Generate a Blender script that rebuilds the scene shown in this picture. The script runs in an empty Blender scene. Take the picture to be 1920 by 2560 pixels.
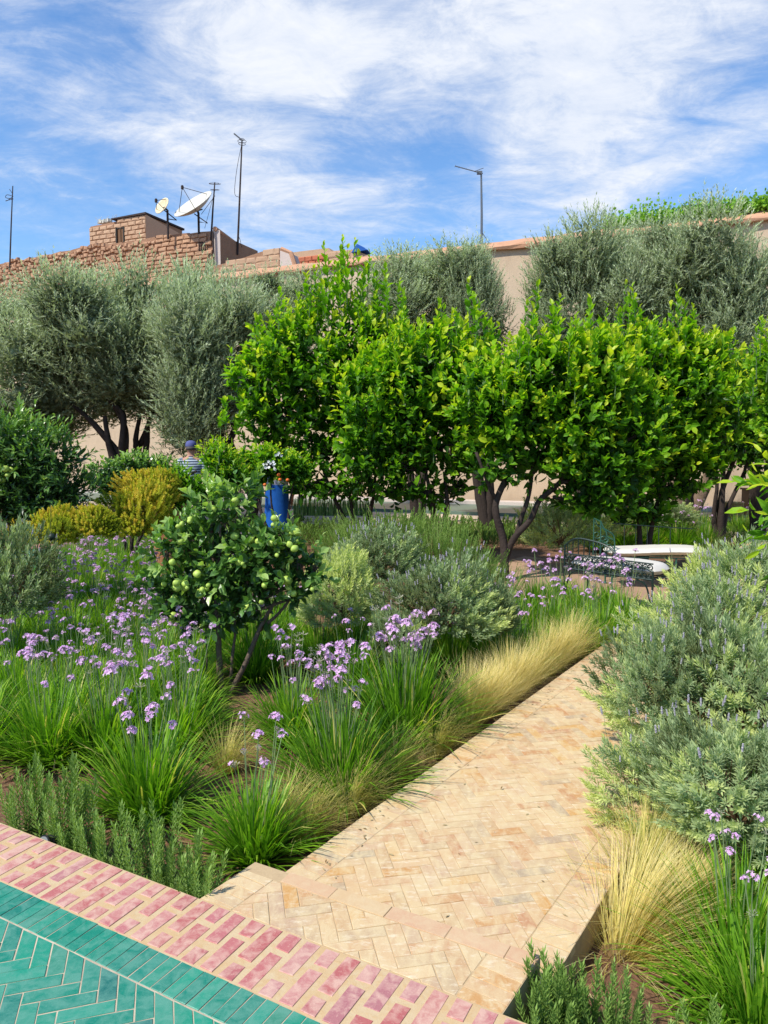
import bpy, math, random
import numpy as np
from math import sin, cos, tan, atan, atan2, pi, radians, sqrt, hypot
from mathutils import Vector, Matrix
random.seed(7)
RG = np.random.default_rng(7)
S = bpy.context.scene
COL = S.collection

# ------------------------------------------------------------------ camera
H = 1.5
FPX = 1849.0
PITCH = atan(155.0 / FPX)
cd = bpy.data.cameras.new("camera")
cam = bpy.data.objects.new("camera", cd)
COL.objects.link(cam)
cam.location = (0, 0, H)
cam.rotation_euler = (pi / 2 - PITCH, 0, 0)
cd.sensor_fit = 'VERTICAL'
cd.sensor_height = 36.0
cd.lens = FPX / 2560.0 * 36.0
cd.clip_start = 0.05
cd.clip_end = 2000
S.camera = cam
S.render.resolution_x = 768
S.render.resolution_y = 1024

# ------------------------------------------------------------------ sun, sky, exposure
SUN_EL, SUN_AZ = radians(51), radians(-128)     # azimuth measured from +Y towards +X: the sun stands to the left, a little behind
sd = bpy.data.lights.new("sun", 'SUN')
sd.energy = 3.6
sd.angle = radians(1.6)
sd.color = (1.0, 0.95, 0.86)
sun = bpy.data.objects.new("sun", sd)
COL.objects.link(sun)
sv = Vector((sin(SUN_AZ) * cos(SUN_EL), cos(SUN_AZ) * cos(SUN_EL), sin(SUN_EL)))
sun.rotation_euler = sv.to_track_quat('Z', 'Y').to_euler()
sun.location = sv * 40
S.view_settings.view_transform = 'Standard'
S.view_settings.look = 'None'
S.view_settings.gamma = 1
S.view_settings.exposure = 0.68
S.view_settings.use_curve_mapping = False
S.cycles.max_bounces = 6
S.cycles.diffuse_bounces = 4
S.cycles.glossy_bounces = 2
S.cycles.transmission_bounces = 3
S.cycles.transparent_max_bounces = 6
S.cycles.use_denoising = True


def nd(nt, t, **kw):
    n = nt.nodes.new(t)
    for k, v in kw.items():
        setattr(n, k, v)
    return n


def mathn(nt, op, a, b=None, c=None, clamp=False):
    n = nd(nt, 'ShaderNodeMath', operation=op)
    n.use_clamp = clamp
    for i, x in enumerate((a, b, c)):
        if x is None:
            continue
        if isinstance(x, (int, float)):
            n.inputs[i].default_value = x
        else:
            nt.links.new(x, n.inputs[i])
    return n.outputs[0]


def mixc(nt, f, a, b, blend='MIX'):
    n = nd(nt, 'ShaderNodeMix', data_type='RGBA', blend_type=blend)
    for s, x in ((n.inputs[0], f), (n.inputs[6], a), (n.inputs[7], b)):
        if isinstance(x, (int, float)):
            s.default_value = x
        elif isinstance(x, tuple):
            s.default_value = (x + (1,))[:4]
        else:
            nt.links.new(x, s)
    return n.outputs[2]


def ramp(nt, fac, stops, interp='LINEAR'):
    n = nd(nt, 'ShaderNodeValToRGB')
    n.color_ramp.interpolation = interp
    el = n.color_ramp.elements
    while len(el) > 1:
        el.remove(el[-1])
    el[0].position = stops[0][0]
    el[0].color = (tuple(stops[0][1]) + (1,))[:4]
    for p, c in stops[1:]:
        e = el.new(p)
        e.color = (tuple(c) + (1,))[:4]
    if fac is not None:
        nt.links.new(fac, n.inputs[0])
    return n.outputs[0]


def pixdir(px, py):
    u = (px - 960) / FPX
    v = (1280 - py) / FPX
    return Vector((u, cos(PITCH) + v * sin(PITCH), -sin(PITCH) + v * cos(PITCH)))


def P(px, py, Y):
    """point of the place seen at pixel px,py of the photograph, Y metres in front"""
    d = pixdir(px, py)
    return Vector((0, 0, H)) + d * (Y / d.y)


def G(px, py, z=0.0):
    """point of the level z seen at that pixel"""
    d = pixdir(px, py)
    return Vector((0, 0, H)) + d * ((z - H) / d.z)


def make_world():
    w = bpy.data.worlds.new("World")
    S.world = w
    w.use_nodes = True
    nt = w.node_tree
    nt.nodes.clear()
    sky = nd(nt, 'ShaderNodeTexSky', sky_type='NISHITA')
    sky.sun_disc = False
    sky.sun_elevation = SUN_EL
    sky.sun_rotation = SUN_AZ
    sky.altitude = 450
    sky.air_density = 1.25
    sky.dust_density = 0.35
    sky.ozone_density = 4.0
    tc = nd(nt, 'ShaderNodeTexCoord')
    gen = tc.outputs['Generated']
    sep = nd(nt, 'ShaderNodeSeparateXYZ')
    nt.links.new(gen, sep.inputs[0])
    # project the view direction onto a high cloud sheet
    zz = mathn(nt, 'ADD', mathn(nt, 'MAXIMUM', sep.outputs[2], 0.0), 0.14)
    cx = mathn(nt, 'DIVIDE', sep.outputs[0], zz)
    cy = mathn(nt, 'DIVIDE', sep.outputs[1], zz)
    cmb = nd(nt, 'ShaderNodeCombineXYZ')
    nt.links.new(cx, cmb.inputs[0])
    nt.links.new(cy, cmb.inputs[1])

    def noise(scale, detail, rough, dist, loc=(0, 0, 0), sc=(1, 1, 1), rot=0.0):
        m = nd(nt, 'ShaderNodeMapping')
        m.inputs['Location'].default_value = loc
        m.inputs['Scale'].default_value = sc
        m.inputs['Rotation'].default_value = (0, 0, rot)
        nt.links.new(cmb.outputs[0], m.inputs[0])
        n = nd(nt, 'ShaderNodeTexNoise')
        n.inputs['Scale'].default_value = scale
        n.inputs['Detail'].default_value = detail
        n.inputs['Roughness'].default_value = rough
        n.inputs['Distortion'].default_value = dist
        nt.links.new(m.outputs[0], n.inputs['Vector'])
        return n.outputs[0]
    big = noise(0.8, 3, 0.55, 0.3, (3.1, 1.7, 0))
    wisp = noise(1.9, 10, 0.66, 0.7, (0.4, 2.2, 0), (1.0, 1.6, 1), radians(-35))
    fine = noise(6.0, 9, 0.70, 0.5, (1, 5, 0), (1, 1.35, 1), radians(-40))

    # banks of cloud: where they stand in the sky of this place (direction, spread, weight)
    def bank(px, py, rad, wgt, el=1.0, ang=0.0):
        d = pixdir(px, py).normalized()
        az, elv = atan2(d.x, d.y), math.asin(d.z)
        # angular offsets from the bank's centre
        sx = mathn(nt, 'SUBTRACT', mathn(nt, 'ARCTAN2', sep.outputs[0], sep.outputs[1]), az)
        sy = mathn(nt, 'SUBTRACT', mathn(nt, 'ARCSINE', sep.outputs[2]), elv)
        ca, sa = cos(ang), sin(ang)
        a = mathn(nt, 'DIVIDE', mathn(nt, 'ADD', mathn(nt, 'MULTIPLY', sx, ca), mathn(nt, 'MULTIPLY', sy, sa)), rad * el)
        b = mathn(nt, 'DIVIDE', mathn(nt, 'SUBTRACT', mathn(nt, 'MULTIPLY', sy, ca), mathn(nt, 'MULTIPLY', sx, sa)), rad)
        r2 = mathn(nt, 'ADD', mathn(nt, 'MULTIPLY', a, a), mathn(nt, 'MULTIPLY', b, b))
        return mathn(nt, 'MULTIPLY', mathn(nt, 'EXPONENT', mathn(nt, 'MULTIPLY', r2, -1.0)), wgt)
    banks = [
        (620, 230, .16, .42, 1.3, -.35), (1250, 130, .13, .40, 2.6, .06), (1700, 120, .15, .36, 1.4, .1),
        (1290, 300, .07, .26, 1.8, -.35), (60, 150, .10, .30, 1.0, 0), (700, 30, .1, .16, 2.0, 0),
        (1000, 520, .055, .32, 3.8, .04), (1520, 430, .07, .34, 1.7, .5), (1800, 350, .03, .25, 4.0, .3),
        (330, 330, .16, .10, 1.6, 0), (200, 480, .08, .12, 3.0, 0.1),
        (1000, 395, .05, -.50, 2.8, -.08), (1740, 285, .028, -.42, 4.5, .27), (200, 40, .11, -.22, 1.2, .5),
        (150, 250, .1, -.14, 1.4, .3), (1730, 520, .06, -.16, 2.0, .1), (60, 560, .07, -.2, 2.5, 0),
        (1050, 600, .03, -.16, 6.0, .0)]
    acc = None
    for b in banks:
        o = bank(*b)
        acc = o if acc is None else mathn(nt, 'ADD', acc, o)
    dens = mathn(nt, 'ADD', mathn(nt, 'MULTIPLY', mathn(nt, 'SUBTRACT', wisp, 0.5), 1.9),
                 mathn(nt, 'MULTIPLY', mathn(nt, 'SUBTRACT', fine, 0.5), 1.05))
    dens = mathn(nt, 'ADD', dens, mathn(nt, 'MULTIPLY', mathn(nt, 'SUBTRACT', big, 0.5), 0.55))
    dens = mathn(nt, 'ADD', dens, mathn(nt, 'MULTIPLY', acc, 1.25))
    dens = mathn(nt, 'ADD', dens, 0.09)
    cov = ramp(nt, dens, [(0.0, (0, 0, 0)), (0.25, (.12,) * 3), (0.55, (.45,) * 3), (0.85, (.8,) * 3), (1.0, (.92,) * 3)])
    hue = nd(nt, 'ShaderNodeHueSaturation')
    hue.inputs['Saturation'].default_value = 1.1
    hue.inputs['Value'].default_value = 1.0
    nt.links.new(sky.outputs[0], hue.inputs['Color'])
    ccol = mixc(nt, ramp(nt, mathn(nt, 'ADD', mathn(nt, 'MULTIPLY', fine, .5), mathn(nt, 'MULTIPLY', wisp, .5)), [(.35, (0, 0, 0)), (.62, (1, 1, 1))]), (2.75, 3.15, 3.9), (4.1, 4.2, 4.4))
    out = mixc(nt, cov, mixc(nt, 1.0, hue.outputs[0], (.68, .75, .83), 'MULTIPLY'), ccol)
    bg = nd(nt, 'ShaderNodeBackground')
    bg.inputs[1].default_value = 0.15
    nt.links.new(out, bg.inputs[0])
    wo = nd(nt, 'ShaderNodeOutputWorld')
    nt.links.new(bg.outputs[0], wo.inputs[0])
    w.cycles.sampling_method = 'MANUAL'
    w.cycles.sample_map_resolution = 512


make_world()

# ------------------------------------------------------------------ tags
def tag(o, label=None, cat=None, group=None, kind=None):
    if label:
        o['label'] = label
    if cat:
        o['category'] = cat
    if group:
        o['group'] = group
    if kind:
        o['kind'] = kind
    return o


def empty(name, loc, label=None, cat=None, group=None, rz=0.0, kind=None):
    o = bpy.data.objects.new(name, None)
    COL.objects.link(o)
    o.location = loc
    o.rotation_euler = (0, 0, rz)
    o.empty_display_size = 0.1
    return tag(o, label, cat, group, kind)


def link(name, me, parent=None, loc=(0, 0, 0), rz=0.0, sc=1.0, kind=None):
    o = bpy.data.objects.new(name, me)
    COL.objects.link(o)
    o.location = loc
    o.rotation_euler = (0, 0, rz)
    if sc != 1.0:
        o.scale = (sc,) * 3 if not hasattr(sc, '__len__') else sc
    if parent:
        o.parent = parent
    if kind:
        o['kind'] = kind
    return o


def linkM(name, me, M, parent=None, kind=None):
    o = bpy.data.objects.new(name, me)
    COL.objects.link(o)
    if parent:
        o.parent = parent
    o.matrix_basis = M
    if kind:
        o['kind'] = kind
    return o


# ------------------------------------------------------------------ geometry helpers
class Tm:
    """template: verts, faces, optional tint offset per vertex, material per face"""
    def __init__(s, v, f, t=None, m=None):
        s.v = np.array(v, float).reshape(-1, 3)
        s.l = np.array([i for q in f for i in q], np.int64)
        s.n = np.array([len(q) for q in f], np.int64)
        s.t = np.zeros(len(s.v)) if t is None else np.array(t, float)
        s.m = np.zeros(len(s.n), np.int64) if m is None else np.array(m, np.int64)


class Geo:
    def __init__(s):
        s.V, s.L, s.N, s.T, s.M = [], [], [], [], []
        s.nv = 0

    def raw(s, v, f, tint=0.0, mat=0):
        t = Tm(v, f, [tint] * len(v), [mat] * len(f))
        s.V.append(t.v)
        s.L.append(t.l + s.nv)
        s.N.append(t.n)
        s.T.append(t.t)
        s.M.append(t.m)
        s.nv += len(t.v)

    def scatter(s, tm, R, T, tint, mat=None):
        """R (k,3,3) columns are the axes (scaled), T (k,3)"""
        k = len(T)
        if k == 0:
            return
        v = np.einsum('kij,nj->kni', R, tm.v) + T[:, None, :]
        n = len(tm.v)
        s.V.append(v.reshape(-1, 3))
        s.L.append((tm.l[None, :] + (np.arange(k) * n)[:, None] + s.nv).reshape(-1))
        s.N.append(np.tile(tm.n, k))
        s.T.append((tm.t[None, :] + np.asarray(tint).reshape(-1, 1) * np.ones((k, 1))).reshape(-1))
        s.M.append(np.tile(tm.m if mat is None else np.full(len(tm.n), mat), k))
        s.nv += k * n

    def add(s, tm, loc=(0, 0, 0), R=None, tint=0.0):
        s.scatter(tm, np.array([np.eye(3) if R is None else np.array(R)]), np.array([loc], float), [tint])

    def mesh(s, name, mats, smooth=False):
        me = bpy.data.meshes.new(name)
        if not s.V:
            return me
        V = np.concatenate(s.V)
        L = np.concatenate(s.L)
        N = np.concatenate(s.N)
        me.vertices.add(len(V))
        me.vertices.foreach_set('co', V.astype(np.float32).ravel())
        me.loops.add(len(L))
        me.loops.foreach_set('vertex_index', L.astype(np.int32))
        me.polygons.add(len(N))
        st = np.concatenate([[0], np.cumsum(N)[:-1]])
        me.polygons.foreach_set('loop_start', st.astype(np.int32))
        me.polygons.foreach_set('material_index', np.concatenate(s.M).astype(np.int32))
        me.polygons.foreach_set('use_smooth', np.full(len(N), bool(smooth)))
        me.update(calc_edges=True)
        a = me.attributes.new('tint', 'FLOAT', 'POINT')
        a.data.foreach_set('value', np.concatenate(s.T).astype(np.float32))
        for m in (mats if isinstance(mats, (list, tuple)) else [mats]):
            me.materials.append(m)
        return me

    def box(s, c, sz, rz=0.0, tint=0.0, mat=0):
        x, y, z = [q / 2 for q in sz]
        v = [(-x, -y, -z), (x, -y, -z), (x, y, -z), (-x, y, -z), (-x, -y, z), (x, -y, z), (x, y, z), (-x, y, z)]
        ca, sa = cos(rz), sin(rz)
        v = [(c[0] + a * ca - b * sa, c[1] + a * sa + b * ca, c[2] + d) for a, b, d in v]
        s.raw(v, [(0, 3, 2, 1), (4, 5, 6, 7), (0, 1, 5, 4), (1, 2, 6, 5), (2, 3, 7, 6), (3, 0, 4, 7)], tint, mat)

    def tube(s, pts, rad, n=8, cap=True, tint=0.0, mat=0, bump=0.0):
        pts = [Vector(p) for p in pts]
        rad = list(rad) if hasattr(rad, '__len__') else [rad] * len(pts)
        rings = []
        px = None
        for i, p in enumerate(pts):
            d = (pts[min(i + 1, len(pts) - 1)] - pts[max(i - 1, 0)])
            d = d.normalized() if d.length > 1e-9 else Vector((0, 0, 1))
            if px is None:
                a = Vector((1, 0, 0)) if abs(d.x) < 0.8 else Vector((0, 1, 0))
                px = (a - d * a.dot(d)).normalized()
            else:
                px = (px - d * px.dot(d)).normalized()
            py = d.cross(px)
            ring = []
            for j in range(n):
                t = 2 * pi * j / n
                r = rad[i] * (1 + (random.uniform(-bump, bump) if bump else 0))
                ring.append(p + px * (cos(t) * r) + py * (sin(t) * r))
            rings.append(ring)
        v = [q for r in rings for q in r]
        f = []
        for i in range(len(pts) - 1):
            for j in range(n):
                a, b = i * n + j, i * n + (j + 1) % n
                f.append((a, b, b + n, a + n))
        if cap:
            f.append(tuple(range(n))[::-1])
            f.append(tuple(len(v) - n + j for j in range(n)))
        s.raw([tuple(q) for q in v], f, tint, mat)

    def lathe(s, prof, c=(0, 0, 0), n=20, sc=(1, 1), tint=0.0, mat=0):
        v, f = [], []
        for r, z in prof:
            for j in range(n):
                t = 2 * pi * j / n
                v.append((c[0] + r * cos(t) * sc[0], c[1] + r * sin(t) * sc[1], c[2] + z))
        for i in range(len(prof) - 1):
            for j in range(n):
                a, b = i * n + j, i * n + (j + 1) % n
                f.append((a, b, b + n, a + n))
        f.append(tuple(range(n))[::-1])
        f.append(tuple(len(v) - n + j for j in range(n)))
        s.raw(v, f, tint, mat)


def smoothpath(pts, k=4):
    """Catmull-Rom through points"""
    pts = [Vector(p) for p in pts]
    if len(pts) < 3:
        return pts
    q = [pts[0] * 2 - pts[1]] + pts + [pts[-1] * 2 - pts[-2]]
    out = []
    for i in range(1, len(q) - 2):
        for j in range(k):
            t = j / k
            a, b, c, d = q[i - 1], q[i], q[i + 1], q[i + 2]
            out.append(0.5 * ((2 * b) + (c - a) * t + (2 * a - 5 * b + 4 * c - d) * t * t + (3 * b - a - 3 * c + d) * t ** 3))
    out.append(pts[-1])
    return out


def nrm(a):
    return a / np.maximum(np.linalg.norm(a, axis=-1, keepdims=True), 1e-9)


def frames(d, n, sc=1.0, wide=1.0):
    """columns x (width), y (=d, length), z (~n)"""
    y = nrm(d)
    z = n - (n * y).sum(-1, keepdims=True) * y
    z = nrm(z + 1e-6)
    x = np.cross(y, z)
    sc = np.asarray(sc).reshape(-1, 1) * np.ones((len(d), 1))
    return np.stack([x * sc * wide, y * sc, z * sc], axis=-1)


# ------------------------------------------------------------------ materials
def newmat(name):
    m = bpy.data.materials.new(name)
    m.use_nodes = True
    nt = m.node_tree
    nt.nodes.clear()
    out = nd(nt, 'ShaderNodeOutputMaterial')
    return m, nt, out


def princ(nt, col, rough=0.7, spec=0.3, metal=0.0, normal=None, sheen=0.0):
    b = nd(nt, 'ShaderNodeBsdfPrincipled')
    for k, x in (('Base Color', col), ('Roughness', rough), ('Specular IOR Level', spec), ('Metallic', metal)):
        if isinstance(x, tuple):
            b.inputs[k].default_value = (x + (1,))[:4]
        elif isinstance(x, (int, float)):
            b.inputs[k].default_value = x
        else:
            nt.links.new(x, b.inputs[k])
    if normal is not None:
        nt.links.new(normal, b.inputs['Normal'])
    return b.outputs[0]


def texnoise(nt, scale, detail=4, rough=0.55, coord='pos', dist=0.0, sc=None):
    n = nd(nt, 'ShaderNodeTexNoise')
    n.inputs['Scale'].default_value = scale
    n.inputs['Detail'].default_value = detail
    n.inputs['Roughness'].default_value = rough
    n.inputs['Distortion'].default_value = dist
    if coord == 'pos':
        g = nd(nt, 'ShaderNodeNewGeometry').outputs['Position']
    else:
        g = nd(nt, 'ShaderNodeTexCoord').outputs['Object']
    if sc:
        mp = nd(nt, 'ShaderNodeMapping')
        mp.inputs['Scale'].default_value = sc
        nt.links.new(g, mp.inputs[0])
        g = mp.outputs[0]
    nt.links.new(g, n.inputs['Vector'])
    return n.outputs[0]


def bumpn(nt, h, dist=0.01, strength=0.6):
    b = nd(nt, 'ShaderNodeBump')
    b.inputs['Distance'].default_value = dist
    b.inputs['Strength'].default_value = strength
    nt.links.new(h, b.inputs['Height'])
    return b.outputs[0]


def attr(nt, name='tint'):
    a = nd(nt, 'ShaderNodeAttribute')
    a.attribute_name = name
    return a.outputs['Fac']


def leafmat(name, stops, trans=0.35, rough=0.42, spec=0.45, tcol=None):
    m, nt, out = newmat(name)
    t = attr(nt)
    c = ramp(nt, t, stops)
    n = texnoise(nt, 9.0, 2)
    c = mixc(nt, mathn(nt, 'MULTIPLY', n, 0.35), c, mixc(nt, 1.0, c, (0.62, 0.66, 0.5), 'MULTIPLY'))
    bs = princ(nt, c, rough, spec)
    tr = nd(nt, 'ShaderNodeBsdfTranslucent')
    tc = mixc(nt, 1.0, c, tcol or (1.25, 1.35, 0.45), 'MULTIPLY')
    nt.links.new(tc, tr.inputs[0])
    mx = nd(nt, 'ShaderNodeMixShader')
    mx.inputs[0].default_value = trans
    nt.links.new(bs, mx.inputs[1])
    nt.links.new(tr.outputs[0], mx.inputs[2])
    nt.links.new(mx.outputs[0], out.inputs[0])
    return m


def simple(name, col, rough=0.7, spec=0.3, metal=0.0, var=0.25, scale=12.0, bump=0.0, col2=None):
    m, nt, out = newmat(name)
    n = texnoise(nt, scale, 5)
    c2 = col2 or tuple(x * (1 - var) for x in col)
    c = mixc(nt, n, col, c2)
    nm = bumpn(nt, n, bump) if bump else None
    nt.links.new(princ(nt, c, rough, spec, metal, nm), out.inputs[0])
    return m


PAVING = {'sandstone_brick': .75, 'edging_tile': .72, 'pale_mortar': .68, 'teal_glazed_tile': .63, 'teal_grout': .78, 'red_brick': .80, 'cream_joint': .68}


def brickmat(name, stops, wash=None, washamt=0.0, rough=0.75, spec=0.25, wear=0.3, bump=0.002, streak=(1, 1, 1), interp='LINEAR'):
    """each brick its own fired colour, worn patches and lime wash over them"""
    if name in PAVING:
        kk = PAVING[name]
        stops = [(p, tuple(x * kk for x in c)) for p, c in stops]
        if name in ('sandstone_brick', 'pale_mortar', 'edging_tile'):
            stops = [(p, (c[0] * 1.02, c[1] * .94, c[2] * .80)) for p, c in stops]
            wash = (wash[0], wash[1] * .96, wash[2] * .86)
        wash = tuple(x * kk for x in wash)
    m, nt, out = newmat(name)
    oi = nd(nt, 'ShaderNodeObjectInfo').outputs['Random']
    r = mathn(nt, 'FRACT', mathn(nt, 'ADD', attr(nt), oi))
    c = ramp(nt, r, stops, interp)
    n1 = texnoise(nt, 26, 5, 0.6, dist=0.6, sc=streak)
    n2 = texnoise(nt, 140, 3, 0.6)
    n3 = texnoise(nt, 3.2, 4, 0.6, dist=0.5)
    n4 = texnoise(nt, 420, 2, 0.6)
    if wash:
        f = mathn(nt, 'MULTIPLY', mathn(nt, 'SUBTRACT', mathn(nt, 'ADD', n1, mathn(nt, 'MULTIPLY', n3, 0.7)), 0.72), 3.6, clamp=True)
        f = mathn(nt, 'MULTIPLY', f, washamt)
        c = mixc(nt, f, c, wash)
        # bright scuffs
        f2 = mathn(nt, 'MULTIPLY', mathn(nt, 'SUBTRACT', n2, 0.56), 6.0, clamp=True)
        c = mixc(nt, mathn(nt, 'MULTIPLY', f2, washamt * 0.5), c, tuple(min(1, x * 1.12) for x in wash))
    if name == 'sandstone_brick':
        n5 = texnoise(nt, 1.5, 5, 0.65, dist=0.8)
        n6 = texnoise(nt, 60, 5, 0.7, dist=0.4, sc=(.35, 1, 1))
        c = mixc(nt, mathn(nt, 'MULTIPLY', mathn(nt, 'SUBTRACT', n5, .5), 3.0, clamp=True), c, mixc(nt, .45, c, (.60, .33, .10)))
        c = mixc(nt, mathn(nt, 'MULTIPLY', mathn(nt, 'SUBTRACT', n6, .54), 5.0, clamp=True), c, (.70, .60, .42))
    c = mixc(nt, mathn(nt, 'MULTIPLY', mathn(nt, 'SUBTRACT', n4, 0.3), wear, clamp=True), c, mixc(nt, 1.0, c, (0.55, 0.5, 0.45), 'MULTIPLY'))
    h = mathn(nt, 'ADD', n1, mathn(nt, 'MULTIPLY', n2, 0.4))
    nt.links.new(princ(nt, c, rough, spec, 0, bumpn(nt, h, bump, 0.7)), out.inputs[0])
    return m


M = {}
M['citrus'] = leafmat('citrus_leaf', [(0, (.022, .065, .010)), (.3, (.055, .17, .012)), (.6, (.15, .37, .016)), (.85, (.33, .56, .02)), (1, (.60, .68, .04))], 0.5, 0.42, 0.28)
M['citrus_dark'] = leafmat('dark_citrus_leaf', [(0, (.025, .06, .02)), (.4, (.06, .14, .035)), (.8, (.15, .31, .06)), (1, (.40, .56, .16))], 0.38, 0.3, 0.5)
M['olive'] = leafmat('olive_leaf', [(0, (.17, .20, .12)), (.4, (.38, .44, .27)), (.75, (.58, .66, .43)), (1, (.74, .80, .56))], 0.38, 0.75, 0.12, (1.0, 1.1, .7))
M['strap'] = leafmat('strap_leaf', [(0, (.05, .12, .014)), (.35, (.13, .30, .02)), (.7, (.25, .48, .03)), (.9, (.42, .58, .05)), (1, (.70, .62, .2))], 0.46, 0.42, 0.3)
M['lavender'] = leafmat('lavender_leaf', [(0, (.14, .16, .06)), (.35, (.27, .34, .17)), (.65, (.42, .52, .28)), (1, (.70, .74, .28))], 0.38, 0.75, 0.08, (1.0, 1.15, .6))
M['rosemary'] = leafmat('rosemary_leaf', [(0, (.05, .085, .02)), (.4, (.15, .25, .05)), (.8, (.28, .42, .10)), (1, (.46, .56, .2))], 0.3, 0.55, 0.2)
M['golden'] = leafmat('golden_leaf', [(0, (.15, .20, .02)), (.4, (.38, .45, .035)), (.8, (.62, .61, .06)), (1, (.74, .58, .09))], 0.4, 0.7, 0.1, (1.1, 1.1, .5))
M['feather'] = leafmat('feather_grass', [(0, (.34, .38, .06)), (.4, (.66, .58, .16)), (.75, (.86, .70, .28)), (1, (.95, .82, .44))], 0.4, 0.55, 0.3, (1.1, 1.05, .7))
M['creeper'] = leafmat('creeper_leaf', [(0, (.10, .24, .03)), (.5, (.22, .44, .05)), (1, (.38, .60, .10))], 0.4, 0.5, 0.3)
M['dry'] = leafmat('dry_leaf', [(0, (.18, .11, .05)), (1, (.5, .40, .22))], 0.2, 0.8, 0.1, (1, 1, .8))
M['petal'] = leafmat('mauve_petal', [(0, (.52, .22, .50)), (.5, (.76, .44, .76)), (1, (.90, .70, .88))], 0.3, 0.6, 0.2, (1.1, 1.0, 1.1))
M['spike'] = leafmat('lavender_spike', [(0, (.28, .26, .31)), (.5, (.40, .37, .45)), (1, (.60, .58, .50))], 0.15, 0.8, 0.1, (1, 1, 1))
M['seed'] = leafmat('seed_head', [(0, (.35, .34, .24)), (1, (.62, .58, .42))], 0.25, 0.8, 0.1, (1, 1, 1))
M['stem'] = leafmat('stem_green', [(0, (.10, .17, .06)), (1, (.28, .36, .17))], 0.1, 0.6, 0.2)
M['fruit'] = leafmat('green_fruit', [(0, (.20, .34, .035)), (1, (.48, .62, .12))], 0.08, 0.45, 0.35)
M['fruit_dark'] = simple('dark_fruit', (.02, .035, .02), .5)
M['orange'] = simple('orange_fruit', (.75, .16, .02), .5, .4)
M['blossom'] = simple('white_blossom', (.80, .80, .76), .7)
M['bark'] = simple('grey_brown_bark', (.17, .125, .095), .9, .1, 0, .6, 30, .02)
M['bark_dark'] = simple('dark_bark', (.065, .048, .04), .9, .1, 0, .5, 35, .02)
M['bark_old'] = simple('old_olive_bark', (.24, .17, .12), .95, .1, 0, .7, 14, .05)
M['twig'] = simple('dry_twig', (.22, .14, .08), .9, .1)
M['metal_dark'] = simple('dark_green_metal', (.018, .035, .028), .45, .5, .3)
M['metal_green'] = simple('verdigris_metal', (.03, .12, .08), .5, .5, .2)
M['metal_grey'] = simple('galvanised_metal', (.20, .21, .22), .5, .5, .6)
M['metal_rust'] = simple('rusty_metal', (.07, .05, .045), .8, .2, .1, .5, 30)
M['dish'] = simple('weathered_dish', (.62, .60, .52), .6, .3, 0, .22, 3)
M['dish_y'] = simple('yellowed_dish', (.80, .66, .42), .6, .3, 0, .25, 4)
M['cushion'] = simple('cream_canvas', (.60, .56, .49), .9, .1, 0, .1, 8, .004)
M['terracotta'] = simple('terracotta', (.42, .19, .09), .85, .2, 0, .35, 10, .003)
M['wood'] = simple('brown_wood', (.20, .10, .045), .7, .3, 0, .5, 18, .004)
M['wood_dark'] = simple('dark_wood', (.035, .035, .03), .7, .3)
M['cane'] = simple('woven_cane', (.42, .28, .11), .8, .2, 0, .4, 25, .003)
M['black'] = simple('black_plastic', (.012, .012, .014), .4, .5)
M['glass'] = simple('lamp_glass', (.25, .27, .28), .1, .6)
M['denim'] = simple('blue_cap_cloth', (.10, .11, .26), .9, .1, 0, .2, 40)
M['blue'] = simple('blue_cotton', (.015, .11, .42), .85, .15, 0, .35, 6, .01)
M['skin'] = simple('skin', (.42, .22, .15), .6, .3, 0, .1, 20)
M['hair'] = simple('grey_hair', (.09, .08, .075), .8, .2)
M['bluetarp'] = simple('blue_tarp', (.02, .13, .50), .6, .3)


def stripes():
    m, nt, out = newmat('striped_shirt')
    g = nd(nt, 'ShaderNodeTexCoord').outputs['Object']
    sp = nd(nt, 'ShaderNodeSeparateXYZ')
    nt.links.new(g, sp.inputs[0])
    f = mathn(nt, 'GREATER_THAN', mathn(nt, 'FRACT', mathn(nt, 'MULTIPLY', sp.outputs[2], 22.0)), 0.62)
    nt.links.new(princ(nt, mixc(nt, f, (.07, .09, .13), (.45, .50, .55)), .9, .1), out.inputs[0])
    return m


M['stripes'] = stripes()


def floral():
    m, nt, out = newmat('pale_blouse')
    n = texnoise(nt, 30, 2)
    nt.links.new(princ(nt, mixc(nt, mathn(nt, 'GREATER_THAN', n, .55), (.62, .60, .58), (.30, .27, .40)), .9, .1), out.inputs[0])
    return m


M['floral'] = floral()
M['petalw'] = M['blossom']

CREAM = (.80, .64, .42)
M['path'] = brickmat('sandstone_brick', [(0, (.62, .42, .25)), (.14, (.70, .49, .32)), (.3, (.76, .58, .38)), (.42, (.58, .45, .32)), (.55, (.74, .55, .34)), (.66, (.60, .33, .20)), (.74, (.70, .42, .16)), (.8, (.78, .63, .42)), (.93, (.66, .46, .33)), (1, (.50, .42, .33))],
                     (.84, .69, .44), .75, .7, .25, .35, .0016, (1, .5, 1))
M['path_edge'] = brickmat('edging_tile', [(0, (.72, .46, .32)), (.5, (.76, .52, .36)), (1, (.76, .57, .36))], (.84, .69, .46), .45, .7, .25, .3, .0012)
M['mortar'] = brickmat('pale_mortar', [(0, (.70, .55, .36)), (1, (.76, .62, .42))], (.60, .44, .28), .6, .9, .1, .4, .002)
M['teal'] = brickmat('teal_glazed_tile', [(0, (.012, .29, .19)), (.3, (.016, .35, .205)), (.5, (.03, .42, .25)), (.66, (.018, .31, .195)), (.8, (.02, .17, .15)), (.88, (.03, .40, .25)), (1, (.08, .34, .21))],
                     (.22, .52, .38), .55, .34, .45, .45, .0012)
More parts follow.
